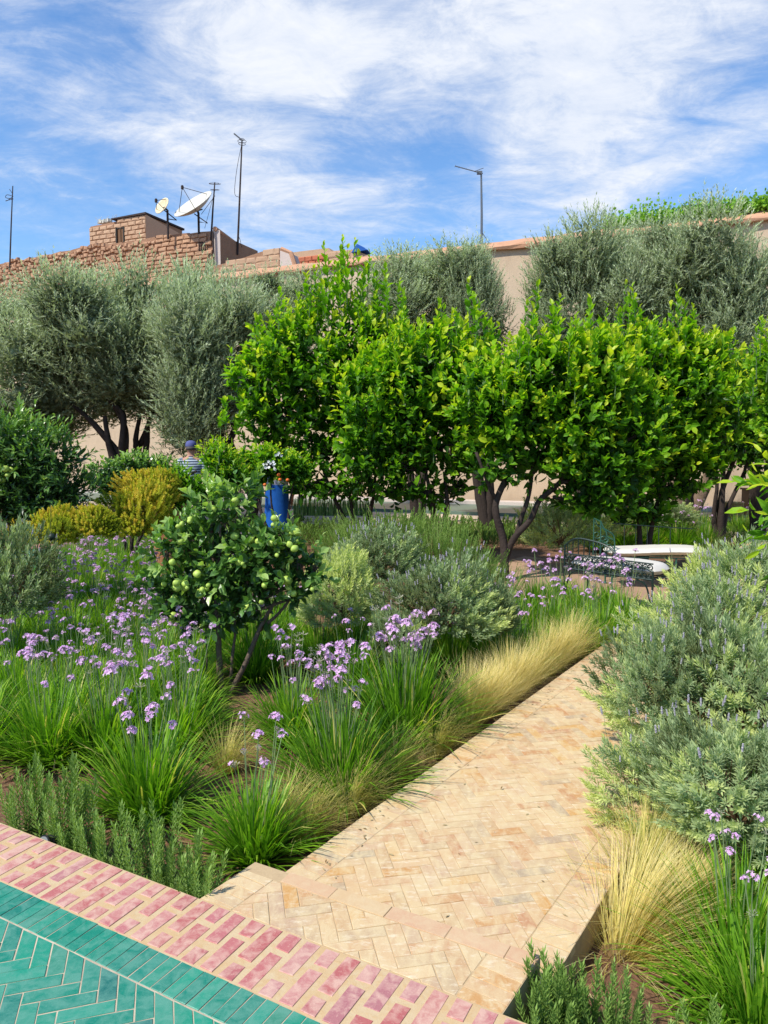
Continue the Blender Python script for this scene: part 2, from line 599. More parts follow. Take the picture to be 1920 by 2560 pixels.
M['grout'] = brickmat('teal_grout', [(0, (.66, .56, .40)), (1, (.72, .62, .46))], (.40, .28, .19), .5, .9, .1, .5, .002)
M['redb'] = brickmat('red_brick', [(0, (.50, .145, .135)), (.35, (.54, .175, .165)), (.6, (.55, .20, .20)), (.8, (.46, .13, .13)), (.92, (.58, .27, .25)), (1, (.42, .15, .17))],
                     (.76, .50, .38), .8, .7, .25, .35, .0014)
M['creamm'] = brickmat('cream_joint', [(0, (.78, .58, .32)), (1, (.80, .61, .36))], (.74, .46, .20), .6, .8, .2, .3, .002)
M['mud'] = brickmat('mud_brick', [(0, (.42, .235, .14)), (.4, (.50, .29, .175)), (.7, (.45, .25, .15)), (.9, (.56, .34, .21)), (1, (.47, .27, .165))], (.52, .33, .21), .5, .95, .1, .5, .02)
M['block'] = brickmat('earth_block', [(0, (.46, .29, .18)), (.5, (.51, .34, .22)), (1, (.44, .27, .17))], (.54, .37, .25), .4, .95, .1, .4, .01)
M['mudm'] = brickmat('mud_mortar', [(0, (.32, .18, .11)), (1, (.36, .205, .125))], (.42, .25, .16), .6, .95, .1, .5, .03)
M['hollow'] = brickmat('hollow_clay_brick', [(0, (.52, .16, .08)), (1, (.46, .14, .075))], (.50, .2, .12), .3, .9, .1, .4, .01)


def plaster(name, base, dark, pale):
    m, nt, out = newmat(name)
    a = texnoise(nt, .55, 6, .6, dist=.4)
    b = texnoise(nt, 2.6, 6, .65, dist=.3, sc=(1, 1, .35))
    d = texnoise(nt, 30, 4)
    c = mixc(nt, mathn(nt, 'MULTIPLY', mathn(nt, 'SUBTRACT', a, .35), 2.2, clamp=True), base, pale)
    c = mixc(nt, mathn(nt, 'MULTIPLY', mathn(nt, 'SUBTRACT', b, .52), 2.4, clamp=True), c, dark)
    c = mixc(nt, mathn(nt, 'MULTIPLY', d, .2), c, dark)
    h = mathn(nt, 'ADD', b, mathn(nt, 'MULTIPLY', d, .3))
    nt.links.new(princ(nt, c, .92, .12, 0, bumpn(nt, h, .03, .6)), out.inputs[0])
    return m


M['plaster'] = plaster('beige_plaster', (.50, .375, .255), (.36, .26, .175), (.57, .44, .31))
M['plaster_pink'] = plaster('pink_plaster', (.50, .32, .21), (.38, .23, .15), (.56, .38, .27))
M['plaster_white'] = plaster('whitish_plaster', (.56, .46, .40), (.36, .26, .21), (.64, .57, .52))
M['coping'] = plaster('terracotta_coping', (.50, .27, .16), (.34, .17, .10), (.56, .34, .22))
M['pale_stone'] = plaster('pale_paving', (.55, .43, .31), (.44, .33, .23), (.62, .50, .37))
M['bay'] = plaster('bay_paving', (.36, .23, .15), (.27, .17, .11), (.42, .28, .19))
M['grn_floor'] = simple('green_tile_dull', (.13, .20, .155), .4, .4, 0, .4, 6)


def soilmat():
    m, nt, out = newmat('garden_soil')
    a = texnoise(nt, 1.6, 5)
    b = texnoise(nt, 38, 6, .65)
    c = mixc(nt, a, (.185, .095, .055), (.27, .155, .095))
    c = mixc(nt, mathn(nt, 'MULTIPLY', mathn(nt, 'SUBTRACT', b, .45), 3.0, clamp=True), c, (.12, .06, .035))
    nt.links.new(princ(nt, c, .95, .1, 0, bumpn(nt, b, .03, .9)), out.inputs[0])
    return m


M['soil'] = soilmat()

SOIL = -0.24
PATHZ = -0.12

# ------------------------------------------------------------------ ground
def build_ground():
    g = Geo()

    def grid(x0, x1, y0, y1, n, m, z, amp):
        xs = np.linspace(x0, x1, n)
        ys = np.linspace(y0, y1, m)
        X, Y = np.meshgrid(xs, ys)
        Z = np.full(X.shape, z) + amp * (np.sin(X * 3.1 + 1.3 * np.sin(Y * 2.1)) * np.sin(Y * 2.7) * .5 + RG.normal(0, .35, X.shape))
        v = np.stack([X, Y, Z], -1).reshape(-1, 3)
        idx = np.arange(n * m).reshape(m, n)
        f = np.stack([idx[:-1, :-1], idx[:-1, 1:], idx[1:, 1:], idx[1:, :-1]], -1).reshape(-1, 4)
        g.raw(v, f.tolist())
    grid(-7, 5, 1.0, 8.6, 200, 130, SOIL, .016)
    o = link('garden_soil', g.mesh('garden_soil', M['soil'], True))
    tag(o, kind='structure')
    g = Geo()
    g.raw([(-400, -400, -.30), (400, -400, -.30), (400, 400, -.30), (-400, 400, -.30)], [(0, 1, 2, 3)])
    o = link('ground', g.mesh('ground', M['soil']))
    tag(o, kind='structure')
    # loose clods: nobody could count them
    g = Geo()
    ico = Tm([(1, 0, 0), (-1, 0, 0), (0, 1, 0), (0, -1, 0), (0, 0, 1), (0, 0, -.6)],
             [(0, 2, 4), (2, 1, 4), (1, 3, 4), (3, 0, 4), (2, 0, 5), (1, 2, 5), (3, 1, 5), (0, 3, 5)])
    k = 2600
    P0 = np.stack([RG.uniform(-3.2, 2.6, k), RG.uniform(1.3, 5.5, k), np.full(k, SOIL + .004)], -1)
    # keep off path and terrace
    u = P0[:, 0] * cos(PA) - P0[:, 1] * sin(PA)
    nn = P0[:, 0] * NB[0] + P0[:, 1] * NB[1]
    keep = ((u < UL - .02) | (u > UR + .02)) & (nn > 1.80)
    P0 = P0[keep]
    k = len(P0)
    R = frames(nrm(RG.normal(0, 1, (k, 3))), nrm(RG.normal(0, 1, (k, 3))), RG.gamma(2.0, .0045, k) + .003)
    g.scatter(ico, R, P0, RG.uniform(0, 1, k))
    o = link('soil_clods', g.mesh('soil_clods', M['soil']))
    tag(o, kind='stuff')


# frame of the path (PA: bearing of the path) and of the terrace edge (NB: its outward normal)
PA = radians(33.5)
PD = (sin(PA), cos(PA))            # along the path
PN = (cos(PA), -sin(PA))           # to its right
UL, UR = -1.823, -0.749            # left and right edge, measured along PN
BA = radians(-61.4)
BD = (sin(BA), cos(BA))            # along the terrace edge (to the left, away)
NB = (sin(BA + pi / 2), cos(BA + pi / 2))
NA_, NB_, NC_ = 1.781, 1.526, 1.398   # offsets of the three lines of the terrace edging along NB


def clip(poly, a, b, c):
    """keep a*x+b*y<=c"""
    out = []
    for i in range(len(poly)):
        p, q = poly[i], poly[(i + 1) % len(poly)]
        dp, dq = a * p[0] + b * p[1] - c, a * q[0] + b * q[1] - c
        if dp <= 0:
            out.append(p)
        if (dp < 0 < dq) or (dq < 0 < dp):
            t = dp / (dp - dq)
            out.append((p[0] + (q[0] - p[0]) * t, p[1] + (q[1] - p[1]) * t))
    return out


def area(p):
    return 0.5 * abs(sum(p[i][0] * p[(i + 1) % len(p)][1] - p[(i + 1) % len(p)][0] * p[i][1] for i in range(len(p))))


def cen(p):
    return (sum(q[0] for q in p) / len(p), sum(q[1] for q in p) / len(p))


def brick_tm(poly, c, z1, th=.03, ch=.0014):
    """prism with a small chamfer; poly around c"""
    n = len(poly)
    if sum(poly[i][0] * poly[(i + 1) % n][1] - poly[(i + 1) % n][0] * poly[i][1] for i in range(n)) < 0:
        poly = poly[::-1]
    v = []
    for k, z in ((0, z1 - th), (0, z1 - ch), (ch, z1)):
        for p in poly:
            dx, dy = p[0] - c[0], p[1] - c[1]
            L = hypot(dx, dy) + 1e-9
            v.append((dx * (1 - k / L * 1.2), dy * (1 - k / L * 1.2), z))
    f = []
    for r in (0, n):
        for i in range(n):
            j = (i + 1) % n
            f.append((r + i, r + j, r + j + n, r + i + n))
    f.append(tuple(2 * n + i for i in range(n)))
    return v, f


def lay(parent, name, polys, zfun, mat, limit=300, th=.03, rag=.0012):
    """polys: list of (polygon, key) in world xy; the nearest become objects, the rest one joined part"""
    polys = [p for p in polys if len(p) > 2 and area(p) > .00005]
    polys.sort(key=lambda p: hypot(*cen(p)))
    inview = []
    rest = []
    for p in polys:
        c = cen(p)
        X, Y = c
        vis = Y > .3 and abs(X) / Y < .62 and (H - zfun(c)) / Y < 1.05
        (inview if vis else rest).append(p)
    near, far = inview[:limit], inview[limit:] + rest
    shared = {}
    for p in near:
        c = cen(p)
        z = zfun(c) + min(.0011, max(-.0006, random.gauss(0, .0006)))
        v, f = brick_tm([(a + random.uniform(-rag, rag), b + random.uniform(-rag, rag)) for a, b in p] if len(p) != 4 else p, c, 0, th)
        key = tuple(round(q, 3) for t in v[:len(p)] for q in t[:2]) if len(p) == 4 else None
        if key and key in shared and len(shared[key]) >= 3:
            me = random.choice(shared[key])
        else:
            if len(p) == 4:
                q = [(a + random.uniform(-rag, rag), b + random.uniform(-rag, rag)) for a, b in p]
                v, f = brick_tm(q, c, 0, th)
            g = Geo()
            g.raw(v, f)
            me = g.mesh(name, mat)
            if key:
                shared.setdefault(key, []).append(me)
        o = link(name, me, parent, (c[0], c[1], z))
        o.rotation_euler = (random.gauss(0, .005), random.gauss(0, .005), 0)
    if far:
        g = Geo()
        for p in far:
            c = cen(p)
            v, f = brick_tm([(a + random.uniform(-rag, rag), b + random.uniform(-rag, rag)) for a, b in p], c, 0, th)
            z = zfun(c) + min(.0011, max(-.0006, random.gauss(0, .0006)))
            g.raw([(a + c[0], b + c[1], d + z) for a, b, d in v], f, random.random())
        link(name, g.mesh(name + '_rest', mat), parent, kind='stuff')


def herring(org, ang, xr, w, gap, clips):
    """herringbone bricks 3:1, module w, turned by ang (radians, axis x), cut by half planes"""
    out = []
    ca, sa = cos(ang), sin(ang)
    n = 3
    R = int(xr / w)
    for x in range(-R, R):
        for y in range(-R, R):
            k = (x - y) % (2 * n)
            if k == 0:
                q = [(x * w, y * w), ((x + n) * w, y * w), ((x + n) * w, (y + 1) * w), (x * w, (y + 1) * w)]
            elif k == 2 * n - 1:
                q = [(x * w, y * w), ((x + 1) * w, y * w), ((x + 1) * w, (y + n) * w), (x * w, (y + n) * w)]
            else:
                continue
            c = cen(q)
            q = [(a + (gap / 2 if a < c[0] else -gap / 2), b + (gap / 2 if b < c[1] else -gap / 2)) for a, b in q]
            q = [(org[0] + a * ca - b * sa, org[1] + a * sa + b * ca) for a, b in q]
            for cl in clips:
                q = clip(q, *cl)
                if len(q) < 3:
                    break
            if len(q) > 2:
                out.append(q)
    return out


def uv2xy(u, v):
    return (PN[0] * u + PD[0] * v, PN[1] * u + PD[1] * v)


def bn2xy(n, t):
    """n along NB, t along -BD (to the right, nearer)"""
    return (NB[0] * n - BD[0] * t, NB[1] * n - BD[1] * t)


def slab(name, poly, z0, z1, mat, parent=None, kind=None, tint=0.0):
    g = Geo()
    n = len(poly)
    if sum(poly[i][0] * poly[(i + 1) % n][1] - poly[(i + 1) % n][0] * poly[i][1] for i in range(n)) < 0:
        poly = poly[::-1]
    v = [(p[0], p[1], z0) for p in poly] + [(p[0], p[1], z1) for p in poly]
    f = [tuple(range(n))[::-1], tuple(range(n, 2 * n))] + [(i, (i + 1) % n, n + (i + 1) % n, n + i) for i in range(n)]
    g.raw(v, f, tint)
    return link(name, g.mesh(name, mat), parent, kind=kind)


def build_paving():
    # ---- terrace: teal herringbone, teal soldier course, red bricks in cream joints
    ter = slab('terrace', [bn2xy(NA_, -6), bn2xy(NA_, 3.2), bn2xy(-1.2, 3.2), bn2xy(-1.2, -6)], -.5, -.0018, M['creamm'], kind='structure')
    slab('grout_bed', [bn2xy(NB_ - .003, -6), bn2xy(NB_ - .003, 3.2), bn2xy(-1.2, 3.2), bn2xy(-1.2, -6)], -.01, -.0011, M['grout'], ter)
    sold = []
    t = -4.0
    while t < 2.2:
        w = .0445
        sold.append([bn2xy(NC_ + .002, t + .0018), bn2xy(NB_ - .0035, t + .0018), bn2xy(NB_ - .0035, t + w - .0018), bn2xy(NC_ + .002, t + w - .0018)])
        t += w
    her = herring(bn2xy(NC_ - .07, .21), pi / 2 + radians(16.5), 2.6, .0500, .0040,
                  [(NB[0], NB[1], NC_ - .004), (-NB[0], -NB[1], -.35)])
    her = [p for p in her if -3.4 < cen(p)[0] < 1.2]
    lay(ter, 'tile', sold + her, lambda c: .0008, M['teal'], 300)
    red = []
    t = -4.0
    i = 0
    while t < 2.6:
        pitch, w = .0708, .0475
        a, b = t + .004, t + .004 + w
        j = lambda: random.gauss(0, .0012)
        if i % 2:
            segs = ((NB_ + .005, NB_ + .068), (NB_ + .092, NA_ - .005))
        else:
            segs = ((NB_ + .005, NB_ + .154), (NB_ + .178, NA_ - .005))
        if i % 4 == 3:
            segs = (segs[0], (segs[1][0] + .012, segs[1][1]))
        for s0, s1 in segs:
            red.append([bn2xy(s0 + j(), a + j()), bn2xy(s1, a + j()), bn2xy(s1, b + j()), bn2xy(s0 + j(), b + j())])
        t += pitch
        i += 1
    lay(ter, 'brick', red, lambda c: .0004, M['redb'], 300, rag=.0016)
    # ---- landing step
    v0 = lambda u: None

    def hit(u, n):
        # point with path coordinate u on the line NB.n = n
        # solve PN*u + PD*v
        v = (n - (PN[0] * NB[0] + PN[1] * NB[1]) * u) / (PD[0] * NB[0] + PD[1] * NB[1])
        return uv2xy(u, v)
    LN = NA_ + .268
    lul, lur = UL, UR - .012
    land = slab('step', [hit(lul, NA_ + .001), hit(lur, NA_ + .001), hit(lur, LN), hit(lul, LN)], -.45, -.0030, M['mortar'], kind='structure')
    cl = [(NB[0], NB[1], LN - .062), (-NB[0], -NB[1], -NA_ - .004), (-PN[0], -PN[1], -(lul + .136)), (PN[0], PN[1], lur - .139)]
    her = herring(uv2xy(-1.3, 2.0), radians(11.8), 1.2, .0505, .003, cl)
    side = []
    v = 1.0
    while v < 3.4:
        for ua, ub in ((lul + .002, lul + .132), (lur - .135, lur - .002)):
            q = [uv2xy(ua, v + .0015), uv2xy(ub, v + .0015), uv2xy(ub, v + .0485), uv2xy(ua, v + .0485)]
            q = clip(q, NB[0], NB[1], LN - .062)
            q = clip(q, -NB[0], -NB[1], -NA_ - .004)
            side.append(q)
        v += .0505
    lay(land, 'brick', [q for q in her + side if len(q) > 2], lambda c: -.0012, M['path'], 300)
    edge = []
    t = -1.5
    while t < 2.5:
        L = random.uniform(.185, .215)
        q = [bn2xy(LN - .058, t + .0012), bn2xy(LN + .004, t + .0012), bn2xy(LN + .004, t + L - .0012), bn2xy(LN - .058, t + L - .0012)]
        q = clip(q, PN[0], PN[1], lur)
        if len(q) > 2:
            q = clip(q, -PN[0], -PN[1], -lul)
        if len(q) > 2:
            edge.append(q)
        t += L
    lay(land, 'edging_tile', edge, lambda c: .0004, M['path_edge'], 300, .045)
    # ---- the path: bed, soldier borders, herringbone field
    v1 = 24.0
    path = slab('path', [hit(UL, LN + .0005), hit(UR, LN + .0005), uv2xy(UR, v1), uv2xy(UL, v1)], -.45, PATHZ - .0027, M['mortar'], kind='structure')
    cl = [(-NB[0], -NB[1], -LN - .003), (-PN[0], -PN[1], -(UL + .136)), (PN[0], PN[1], UR - .139)]
    w = .0505
    her = []
    ca, sa = cos(radians(11.5)), sin(radians(11.5))
    o = uv2xy(-1.27, 2.1)
    for x in range(-60, 260):
        for y in range(-60, 260):
            k = (x - y) % 6
            if k not in (0, 5):
                continue
            cx, cy = o[0] + (x * ca - y * sa) * w, o[1] + (x * sa + y * ca) * w
            u = cx * PN[0] + cy * PN[1]
            if u < UL - .1 or u > UR + .1:
                continue
            vv = cx * PD[0] + cy * PD[1]
            if vv > 13:
                continue
            q = [(x, y), (x + 3, y), (x + 3, y + 1), (x, y + 1)] if k == 0 else [(x, y), (x + 1, y), (x + 1, y + 3), (x, y + 3)]
            c = cen(q)
            q = [(a * w + (.0014 if a < c[0] else -.0014), b * w + (.0014 if b < c[1] else -.0014)) for a, b in q]
            q = [(o[0] + a * ca - b * sa, o[1] + a * sa + b * ca) for a, b in q]
            for c4 in cl:
                q = clip(q, *c4)
                if len(q) < 3:
                    break
            if len(q) > 2:
                her.append(q)
    side = []
    v = 1.4
    while v < 13:
        for ua, ub in ((UL + .001, UL + .132), (UR - .135, UR - .001)):
            q = [uv2xy(ua + random.gauss(0, .001), v + .0015), uv2xy(ub, v + .0015), uv2xy(ub, v + .049), uv2xy(ua + random.gauss(0, .001), v + .049)]
            q = clip(q, -NB[0], -NB[1], -LN - .003)
            if len(q) > 2:
                side.append(q)
        v += .0515
    lay(path, 'brick', her + side, lambda c: PATHZ - .001, M['path'], 300)
    # ---- seating bay beside the path, cross walk, green floor along the wall, far tiled floor
    bay = slab('seating_bay', [uv2xy(UL + .02, 6.9), uv2xy(UL + .02, 10.2), uv2xy(UL - 2.6, 10.6), uv2xy(UL - 2.75, 8.2), uv2xy(UL - 1.7, 7.1)], -.4, PATHZ - .008, M['bay'], kind='structure')
    # the garden wall's own line
    walk = []
    a, b = wallpt(-2200), wallpt(2600)
    d = Vector((b.x - a.x, b.y - a.y, 0)).normalized()
    n = Vector((d.y, -d.x, 0))
    q = [a + n * .9, b + n * .9, b + n * 3.4, a + n * 3.4]
    slab('green_tiled_walk', [(p.x, p.y) for p in q], -.4, -.02, M['grn_floor'], kind='structure')
    q = [a + n * 3.405, b + n * 3.405, b + n * 5.2, a + n * 5.2]
    slab('cross_walk', [(p.x, p.y) for p in q], -.4, -.10, M['pale_stone'], kind='structure')
    q = [a + n * .32, b + n * .32, b + n * .9, a + n * .9]
    slab('white_kerb', [(p.x, p.y) for p in q], -.4, .07, M['plaster_white'], kind='structure')
    # a distant corner of another tiled terrace at the left
    fl = [G(-260, 1378, -.1), G(150, 1372, -.1), G(170, 1408, -.1), G(-200, 1480, -.1)]
    tf = slab('tiled_floor', [(p.x, p.y) for p in fl], -.4, -.1, M['teal'], kind='structure', tint=.1)
    r = [G(-260, 1367, -.1), G(150, 1361, -.1), G(150, 1372, -.1), G(-260, 1378, -.1)]
    slab('red_edging', [(p.x, p.y) for p in r], -.39, -.096, M['redb'], tf)


def wallY(px):
    return 24.0 * 446.0 / (1125 - (655 - .11 * (px - 960)))


def wallpt(px, z=0.0):
    Y = wallY(px)
    zc = Y * cos(PITCH) + (H - z) * sin(PITCH)
    return Vector(((px - 960) / FPX * zc, Y, z))


WTOP = 24 * 446 / FPX + H + .12
exec_order = []
build_paving()
build_ground()

# ------------------------------------------------------------------ garden wall
def build_wall():
    a, b = wallpt(-1500), wallpt(2800)
    d = Vector((b.x - a.x, b.y - a.y, 0))
    Lw = d.length
    d.normalize()
    n = Vector((d.y, -d.x, 0))          # towards the garden
    root = empty('garden_wall', (0, 0, 0), 'tall beige plastered wall with terracotta coping behind the olive trees', 'wall')
    g = Geo()
    nx, nz = 260, 44
    v = []
    for k in range(nz + 1):
        for i in range(nx + 1):
            p = a + d * (Lw * i / nx)
            off = .02 * sin(i * .31) * sin(k * .5) + random.gauss(0, .006)
            v.append((p.x + n.x * off, p.y + n.y * off, -.4 + (WTOP - .30 + .4) * k / nz))
    f = []
    for k in range(nz):
        for i in range(nx):
            q = k * (nx + 1) + i
            f.append((q, q + 1, q + nx + 2, q + nx + 1))
    g.raw(v, f)
    for i0, i1 in ((0, nx),):
        p, q = a, b
        bk = n * -.5
        g.raw([(p.x + bk.x, p.y + bk.y, -.4), (q.x + bk.x, q.y + bk.y, -.4), (q.x + bk.x, q.y + bk.y, WTOP - .28), (p.x + bk.x, p.y + bk.y, WTOP - .28)], [(0, 1, 2, 3)])
    link('wall_face', g.mesh('wall_face', M['plaster'], True), root)
    # coping: sloping slab with an uneven drip edge
    g = Geo()
    N = 240
    prof = [(.14, -.30), (.16, -.24), (.13, -.20), (-.20, .0), (-.55, -.05), (-.55, -.30)]
    v = []
    for i in range(N + 1):
        p = a + d * (Lw * i / N)
        for s, z in prof:
            e = random.gauss(0, .012)
            v.append((p.x + n.x * (s + e), p.y + n.y * (s + e), WTOP + z + random.gauss(0, .012)))
    m = len(prof)
    f = []
    for i in range(N):
        for j in range(m):
            q, r = i * m + j, i * m + (j + 1) % m
            f.append((q, q + m, r + m, r))
    g.raw(v, f)
    link('coping', g.mesh('coping', M['coping']), root)


def blockvar(mat, n=5, rough=.05):
    out = []
    for k in range(n):
        v = []
        for z in (-.5, .5):
            for x, y in ((-.5, -.5), (.5, -.5), (.5, .5), (-.5, .5)):
                v.append((x + random.gauss(0, rough), y, z + random.gauss(0, rough)))
        # proud rounded face
        for x, z in ((-.36, -.32), (.36, -.32), (.36, .32), (-.36, .32)):
            v.append((x + random.gauss(0, rough), -.5 - random.uniform(.08, .3), z + random.gauss(0, rough)))
        f = [(0, 3, 2, 1), (4, 5, 6, 7), (1, 2, 6, 5), (2, 3, 7, 6), (3, 0, 4, 7),
             (0, 1, 9, 8), (1, 5, 10, 9), (5, 4, 11, 10), (4, 0, 8, 11), (8, 9, 10, 11)]
        g = Geo()
        g.raw(v, f)
        out.append(g.mesh('brick', mat))
    return out


def build_house():
    """the mud brick building behind the wall"""
    Y0 = 29.5
    C0 = P(530, 574, Y0)                              # its top corner
    a, b = wallpt(-1500), wallpt(2800)
    d = Vector((b.x - a.x, b.y - a.y, 0)).normalized()
    n = Vector((d.y, -d.x, 0))
    ang = atan2(d.y, d.x)
    root = empty('mud_brick_house', (C0.x, C0.y, 0), 'rough mud brick house with a small rooftop room behind the garden wall', 'house')

    def at(s, t, z):                                  # s along the wall from the corner (left negative), t back from its face
        return Vector((C0.x + d.x * s - n.x * t, C0.y + d.y * s - n.y * t, z))

    def loc(v):
        return (v.x - C0.x, v.y - C0.y, v.z)

    def seen(px, py, t=0.0):
        """hit of the pixel ray with the vertical plane t behind the face"""
        dr = pixdir(px, py)
        base = at(0, t, 0)
        k = (base - Vector((0, 0, H))).dot(n) / dr.dot(n)
        h = Vector((0, 0, H)) + dr * k
        return (h - base).dot(d), h.z

    def boxs(g, s0, s1, t0, t1, z0, z1a, z1b=None, tint=0.0):
        z1b = z1a if z1b is None else z1b
        pts = [at(s0, t0, z0), at(s1, t0, z0), at(s1, t1, z0), at(s0, t1, z0), at(s0, t0, z1a), at(s1, t0, z1b), at(s1, t1, z1b), at(s0, t1, z1a)]
        g.raw([loc(p) for p in pts], [(0, 3, 2, 1), (4, 5, 6, 7), (0, 1, 5, 4), (1, 2, 6, 5), (2, 3, 7, 6), (3, 0, 4, 7)], tint)
    ztop = C0.z
    prof_px = [(-700, 800), (-100, 672), (0, 655), (120, 632), (230, 610), (320, 600), (366, 592), (430, 582), (500, 575), (530, 573)]
    prof = [seen(x, y) for x, y in prof_px]

    def top(s):
        for (s0, z0), (s1, z1) in zip(prof, prof[1:]):
            if s0 <= s <= s1:
                return z0 + (z1 - z0) * (s - s0) / (s1 - s0)
        return prof[-1][1] if s > prof[-1][0] else prof[0][1]
    sL = prof[0][0]
    g = Geo()
    K = 60
    for i in range(K):
        s0, s1 = sL * (1 - i / K), sL * (1 - (i + 1) / K)
        boxs(g, s0, s1 + .002, .06, 3.2, 3.0, top(s0) - .06 + random.gauss(0, .02), top(s1) - .06 + random.gauss(0, .02))
    wall = link('wall', g.mesh('wall', M['mudm']), root)
    vars_ = blockvar(M['mud'], 6, .07)
    jobs = []
    z = WTOP - 2.2
    row = 0
    while z < ztop + .2:
        h = .155 + random.uniform(-.01, .02)
        s = -.02
        s -= random.uniform(0, .3)
        while s > sL * .55:
            tp = top(s)
            rub = (z > tp - .75 and s < -2.6) or s < -5.5       # rubble near the top and at the left
            w = random.uniform(.12, .3) if rub else random.uniform(.30, .44)
            hh = h * (random.uniform(.6, 1.1) if rub else random.uniform(.9, .97))
            if z + h / 2 < tp:
                jobs.append((s - w / 2, z + random.gauss(0, .035 if rub else .008), w - .03, hh - .02, rub))
            s -= w
        z += h
        row += 1
    jobs.sort(key=lambda j: -j[1] + .15 * abs(j[0]))

    def M4(s, t, z, sx, sy, sz, tilt=0.0):
        p = loc(at(s, t, z))
        R = Matrix.Rotation(ang, 4, 'Z') @ Matrix.Rotation(tilt, 4, 'Y')
        return Matrix.Translation(p) @ R @ Matrix.Diagonal((sx, sy, sz, 1))
    rest = Geo()
    for i, (s, zz, w, h, rub) in enumerate(jobs):
        me = random.choice(vars_)
        m4 = M4(s, .06 + random.gauss(0, .012), zz, w, .13, h, random.gauss(0, .12 if rub else .02))
        if i < 290:
            linkM('brick', me, m4, wall)
        else:
            tmv = [tuple(v.co) for v in me.vertices]
            rest.raw([tuple(m4 @ Vector(q)) for q in tmv], [tuple(p.vertices) for p in me.polygons], random.random())
    link('brick_rest', rest.mesh('brick_rest', M['mud']), wall, kind='stuff')
    # plastered return of the house at the corner, running back
    g = Geo()
    e1 = seen(616, 628, 0)
    pts = [at(.0, 0.0, 3), at(.0, 4.2, 3), at(0, 4.2, ztop - .04), at(0, 0, ztop)]
    g.raw([loc(p) for p in (at(.02, .02, 3), at(.3, .1, 3), at(.3, .1, ztop - .03), at(.02, .02, ztop))], [(0, 1, 2, 3)])
    side_end = P(614, 628, Y0 + 4.0)
    se = Vector((side_end.x, side_end.y, 0))
    A = at(.14, -.01, 0)
    k = [(A.x, A.y, 3), (se.x, se.y, 3), (se.x, se.y, side_end.z), (A.x, A.y, ztop - .02)]
    g.raw([(q[0] - C0.x, q[1] - C0.y, q[2]) for q in k], [(0, 1, 2, 3)])
    link('return_wall', g.mesh('return_wall', M['plaster_white']), root)
    g = Geo()
    g.tube([(A.x - C0.x, A.y - C0.y, ztop + .02), (se.x - C0.x, se.y - C0.y, side_end.z + .04)], [.09, .06], 6)
    link('wall_capping', g.mesh('wall_capping', M['coping']), root)
    g = Geo()
    q = at(.08, -.06, 0)
    g.tube([(q.x - C0.x, q.y - C0.y, ztop - .1), (q.x - C0.x + .02, q.y - C0.y, ztop - 1.0), (q.x - C0.x, q.y - C0.y, ztop - 2.6)], .035, 6)
    link('drainpipe', g.mesh('drainpipe', M['metal_rust']), root)
    g = Geo()
    for i in range(4):
        boxs(g, -.62 + i * .09, -.585 + i * .09, -.04, .02, ztop - .75, ztop - .42)
    link('vent_grille', g.mesh('vent_grille', M['metal_rust']), root)
    # rooftop room
    T = 1.3
    s0, z0 = seen(223, 564, T)
    s1, z1 = seen(364, 536, T)
    zb = seen(290, 612, T)[1]
    w0, wz1 = seen(290, 570, T)
    w1, wz0 = seen(312, 606, T)
    rr = Geo()
    for (p, q, r, t) in ((s0, w0, zb - .6, None), (w1, s1, zb - .6, None)):
        boxs(rr, p, q, T + .06, T + 2.4, r, z0 + (z1 - z0) * (p - s0) / (s1 - s0) - .03, z0 + (z1 - z0) * (q - s0) / (s1 - s0) - .03)
    boxs(rr, w0, w1, T + .06, T + 2.4, zb - .6, wz0)
    boxs(rr, w0, w1, T + .06, T + 2.4, wz1, z0 + (z1 - z0) * .5)
    room = link('rooftop_room', rr.mesh('rooftop_room', M['mudm']), root)
    bv = blockvar(M['block'], 4, .02)
    z = zb - .45
    row = 0
    while z < z1:
        s = s0 + (0 if row % 2 else -.2)
        while s < s1:
            e = min(s + .40, s1)
            b0 = max(s, s0)
            tp = z0 + (z1 - z0) * ((b0 + e) / 2 - s0) / (s1 - s0)
            if z + .19 < tp + .04 and e - b0 > .08:
                c = (b0 + e) / 2
                parts_ = [(b0, e)]
                if wz0 - .1 < z + .09 < wz1 + .02:
                    parts_ = [(b0, min(e, w0)), (max(b0, w1), e)]
                for (q0, q1) in parts_:
                    if q1 - q0 > .08:
                        linkM('brick', random.choice(bv), M4((q0 + q1) / 2, T + .05, z + .095, q1 - q0 - .025, .12, .168, random.gauss(0, .008)), room)
            s += .40
        z += .19
        row += 1
    # its window, recessed with planks
    fr = Geo()
    boxs(fr, w0, w0 + .05, T - .04, T + .12, wz0, wz1)
    boxs(fr, w1 - .05, w1, T - .04, T + .12, wz0, wz1)
    boxs(fr, w0, w1, T + .0, T + .12, wz1 - .05, wz1 + .002)
    win = link('window', fr.mesh('window', M['wood_dark']), room)
    sh = Geo()
    boxs(sh, w0 + .05, w1 - .05, T + .02, T + .05, wz0, wz1 - .05)
    boxs(sh, (w0 + w1) / 2 - .02, (w0 + w1) / 2 + .02, T - .01, T + .02, wz0, wz1 - .05)
    link('shutter', sh.mesh('shutter', M['wood']), room)
    # its right side wall, plastered, dropping back
    g = Geo()
    A = at(s1 + .012, T - .03, 0)
    e = P(452, 585, Y0 + 4.2)
    k = [(A.x, A.y, zb - 1.2), (e.x, e.y, zb - 1.2), (e.x, e.y, e.z), (A.x, A.y, z1)]
    g.raw([(q[0] - C0.x, q[1] - C0.y, q[2]) for q in k], [(0, 1, 2, 3)])
    link('side_wall', g.mesh('side_wall', M['block']), root)
    g = Geo()
    sm = s0 + (s1 - s0) * .42
    zz = z0 + (z1 - z0) * .42
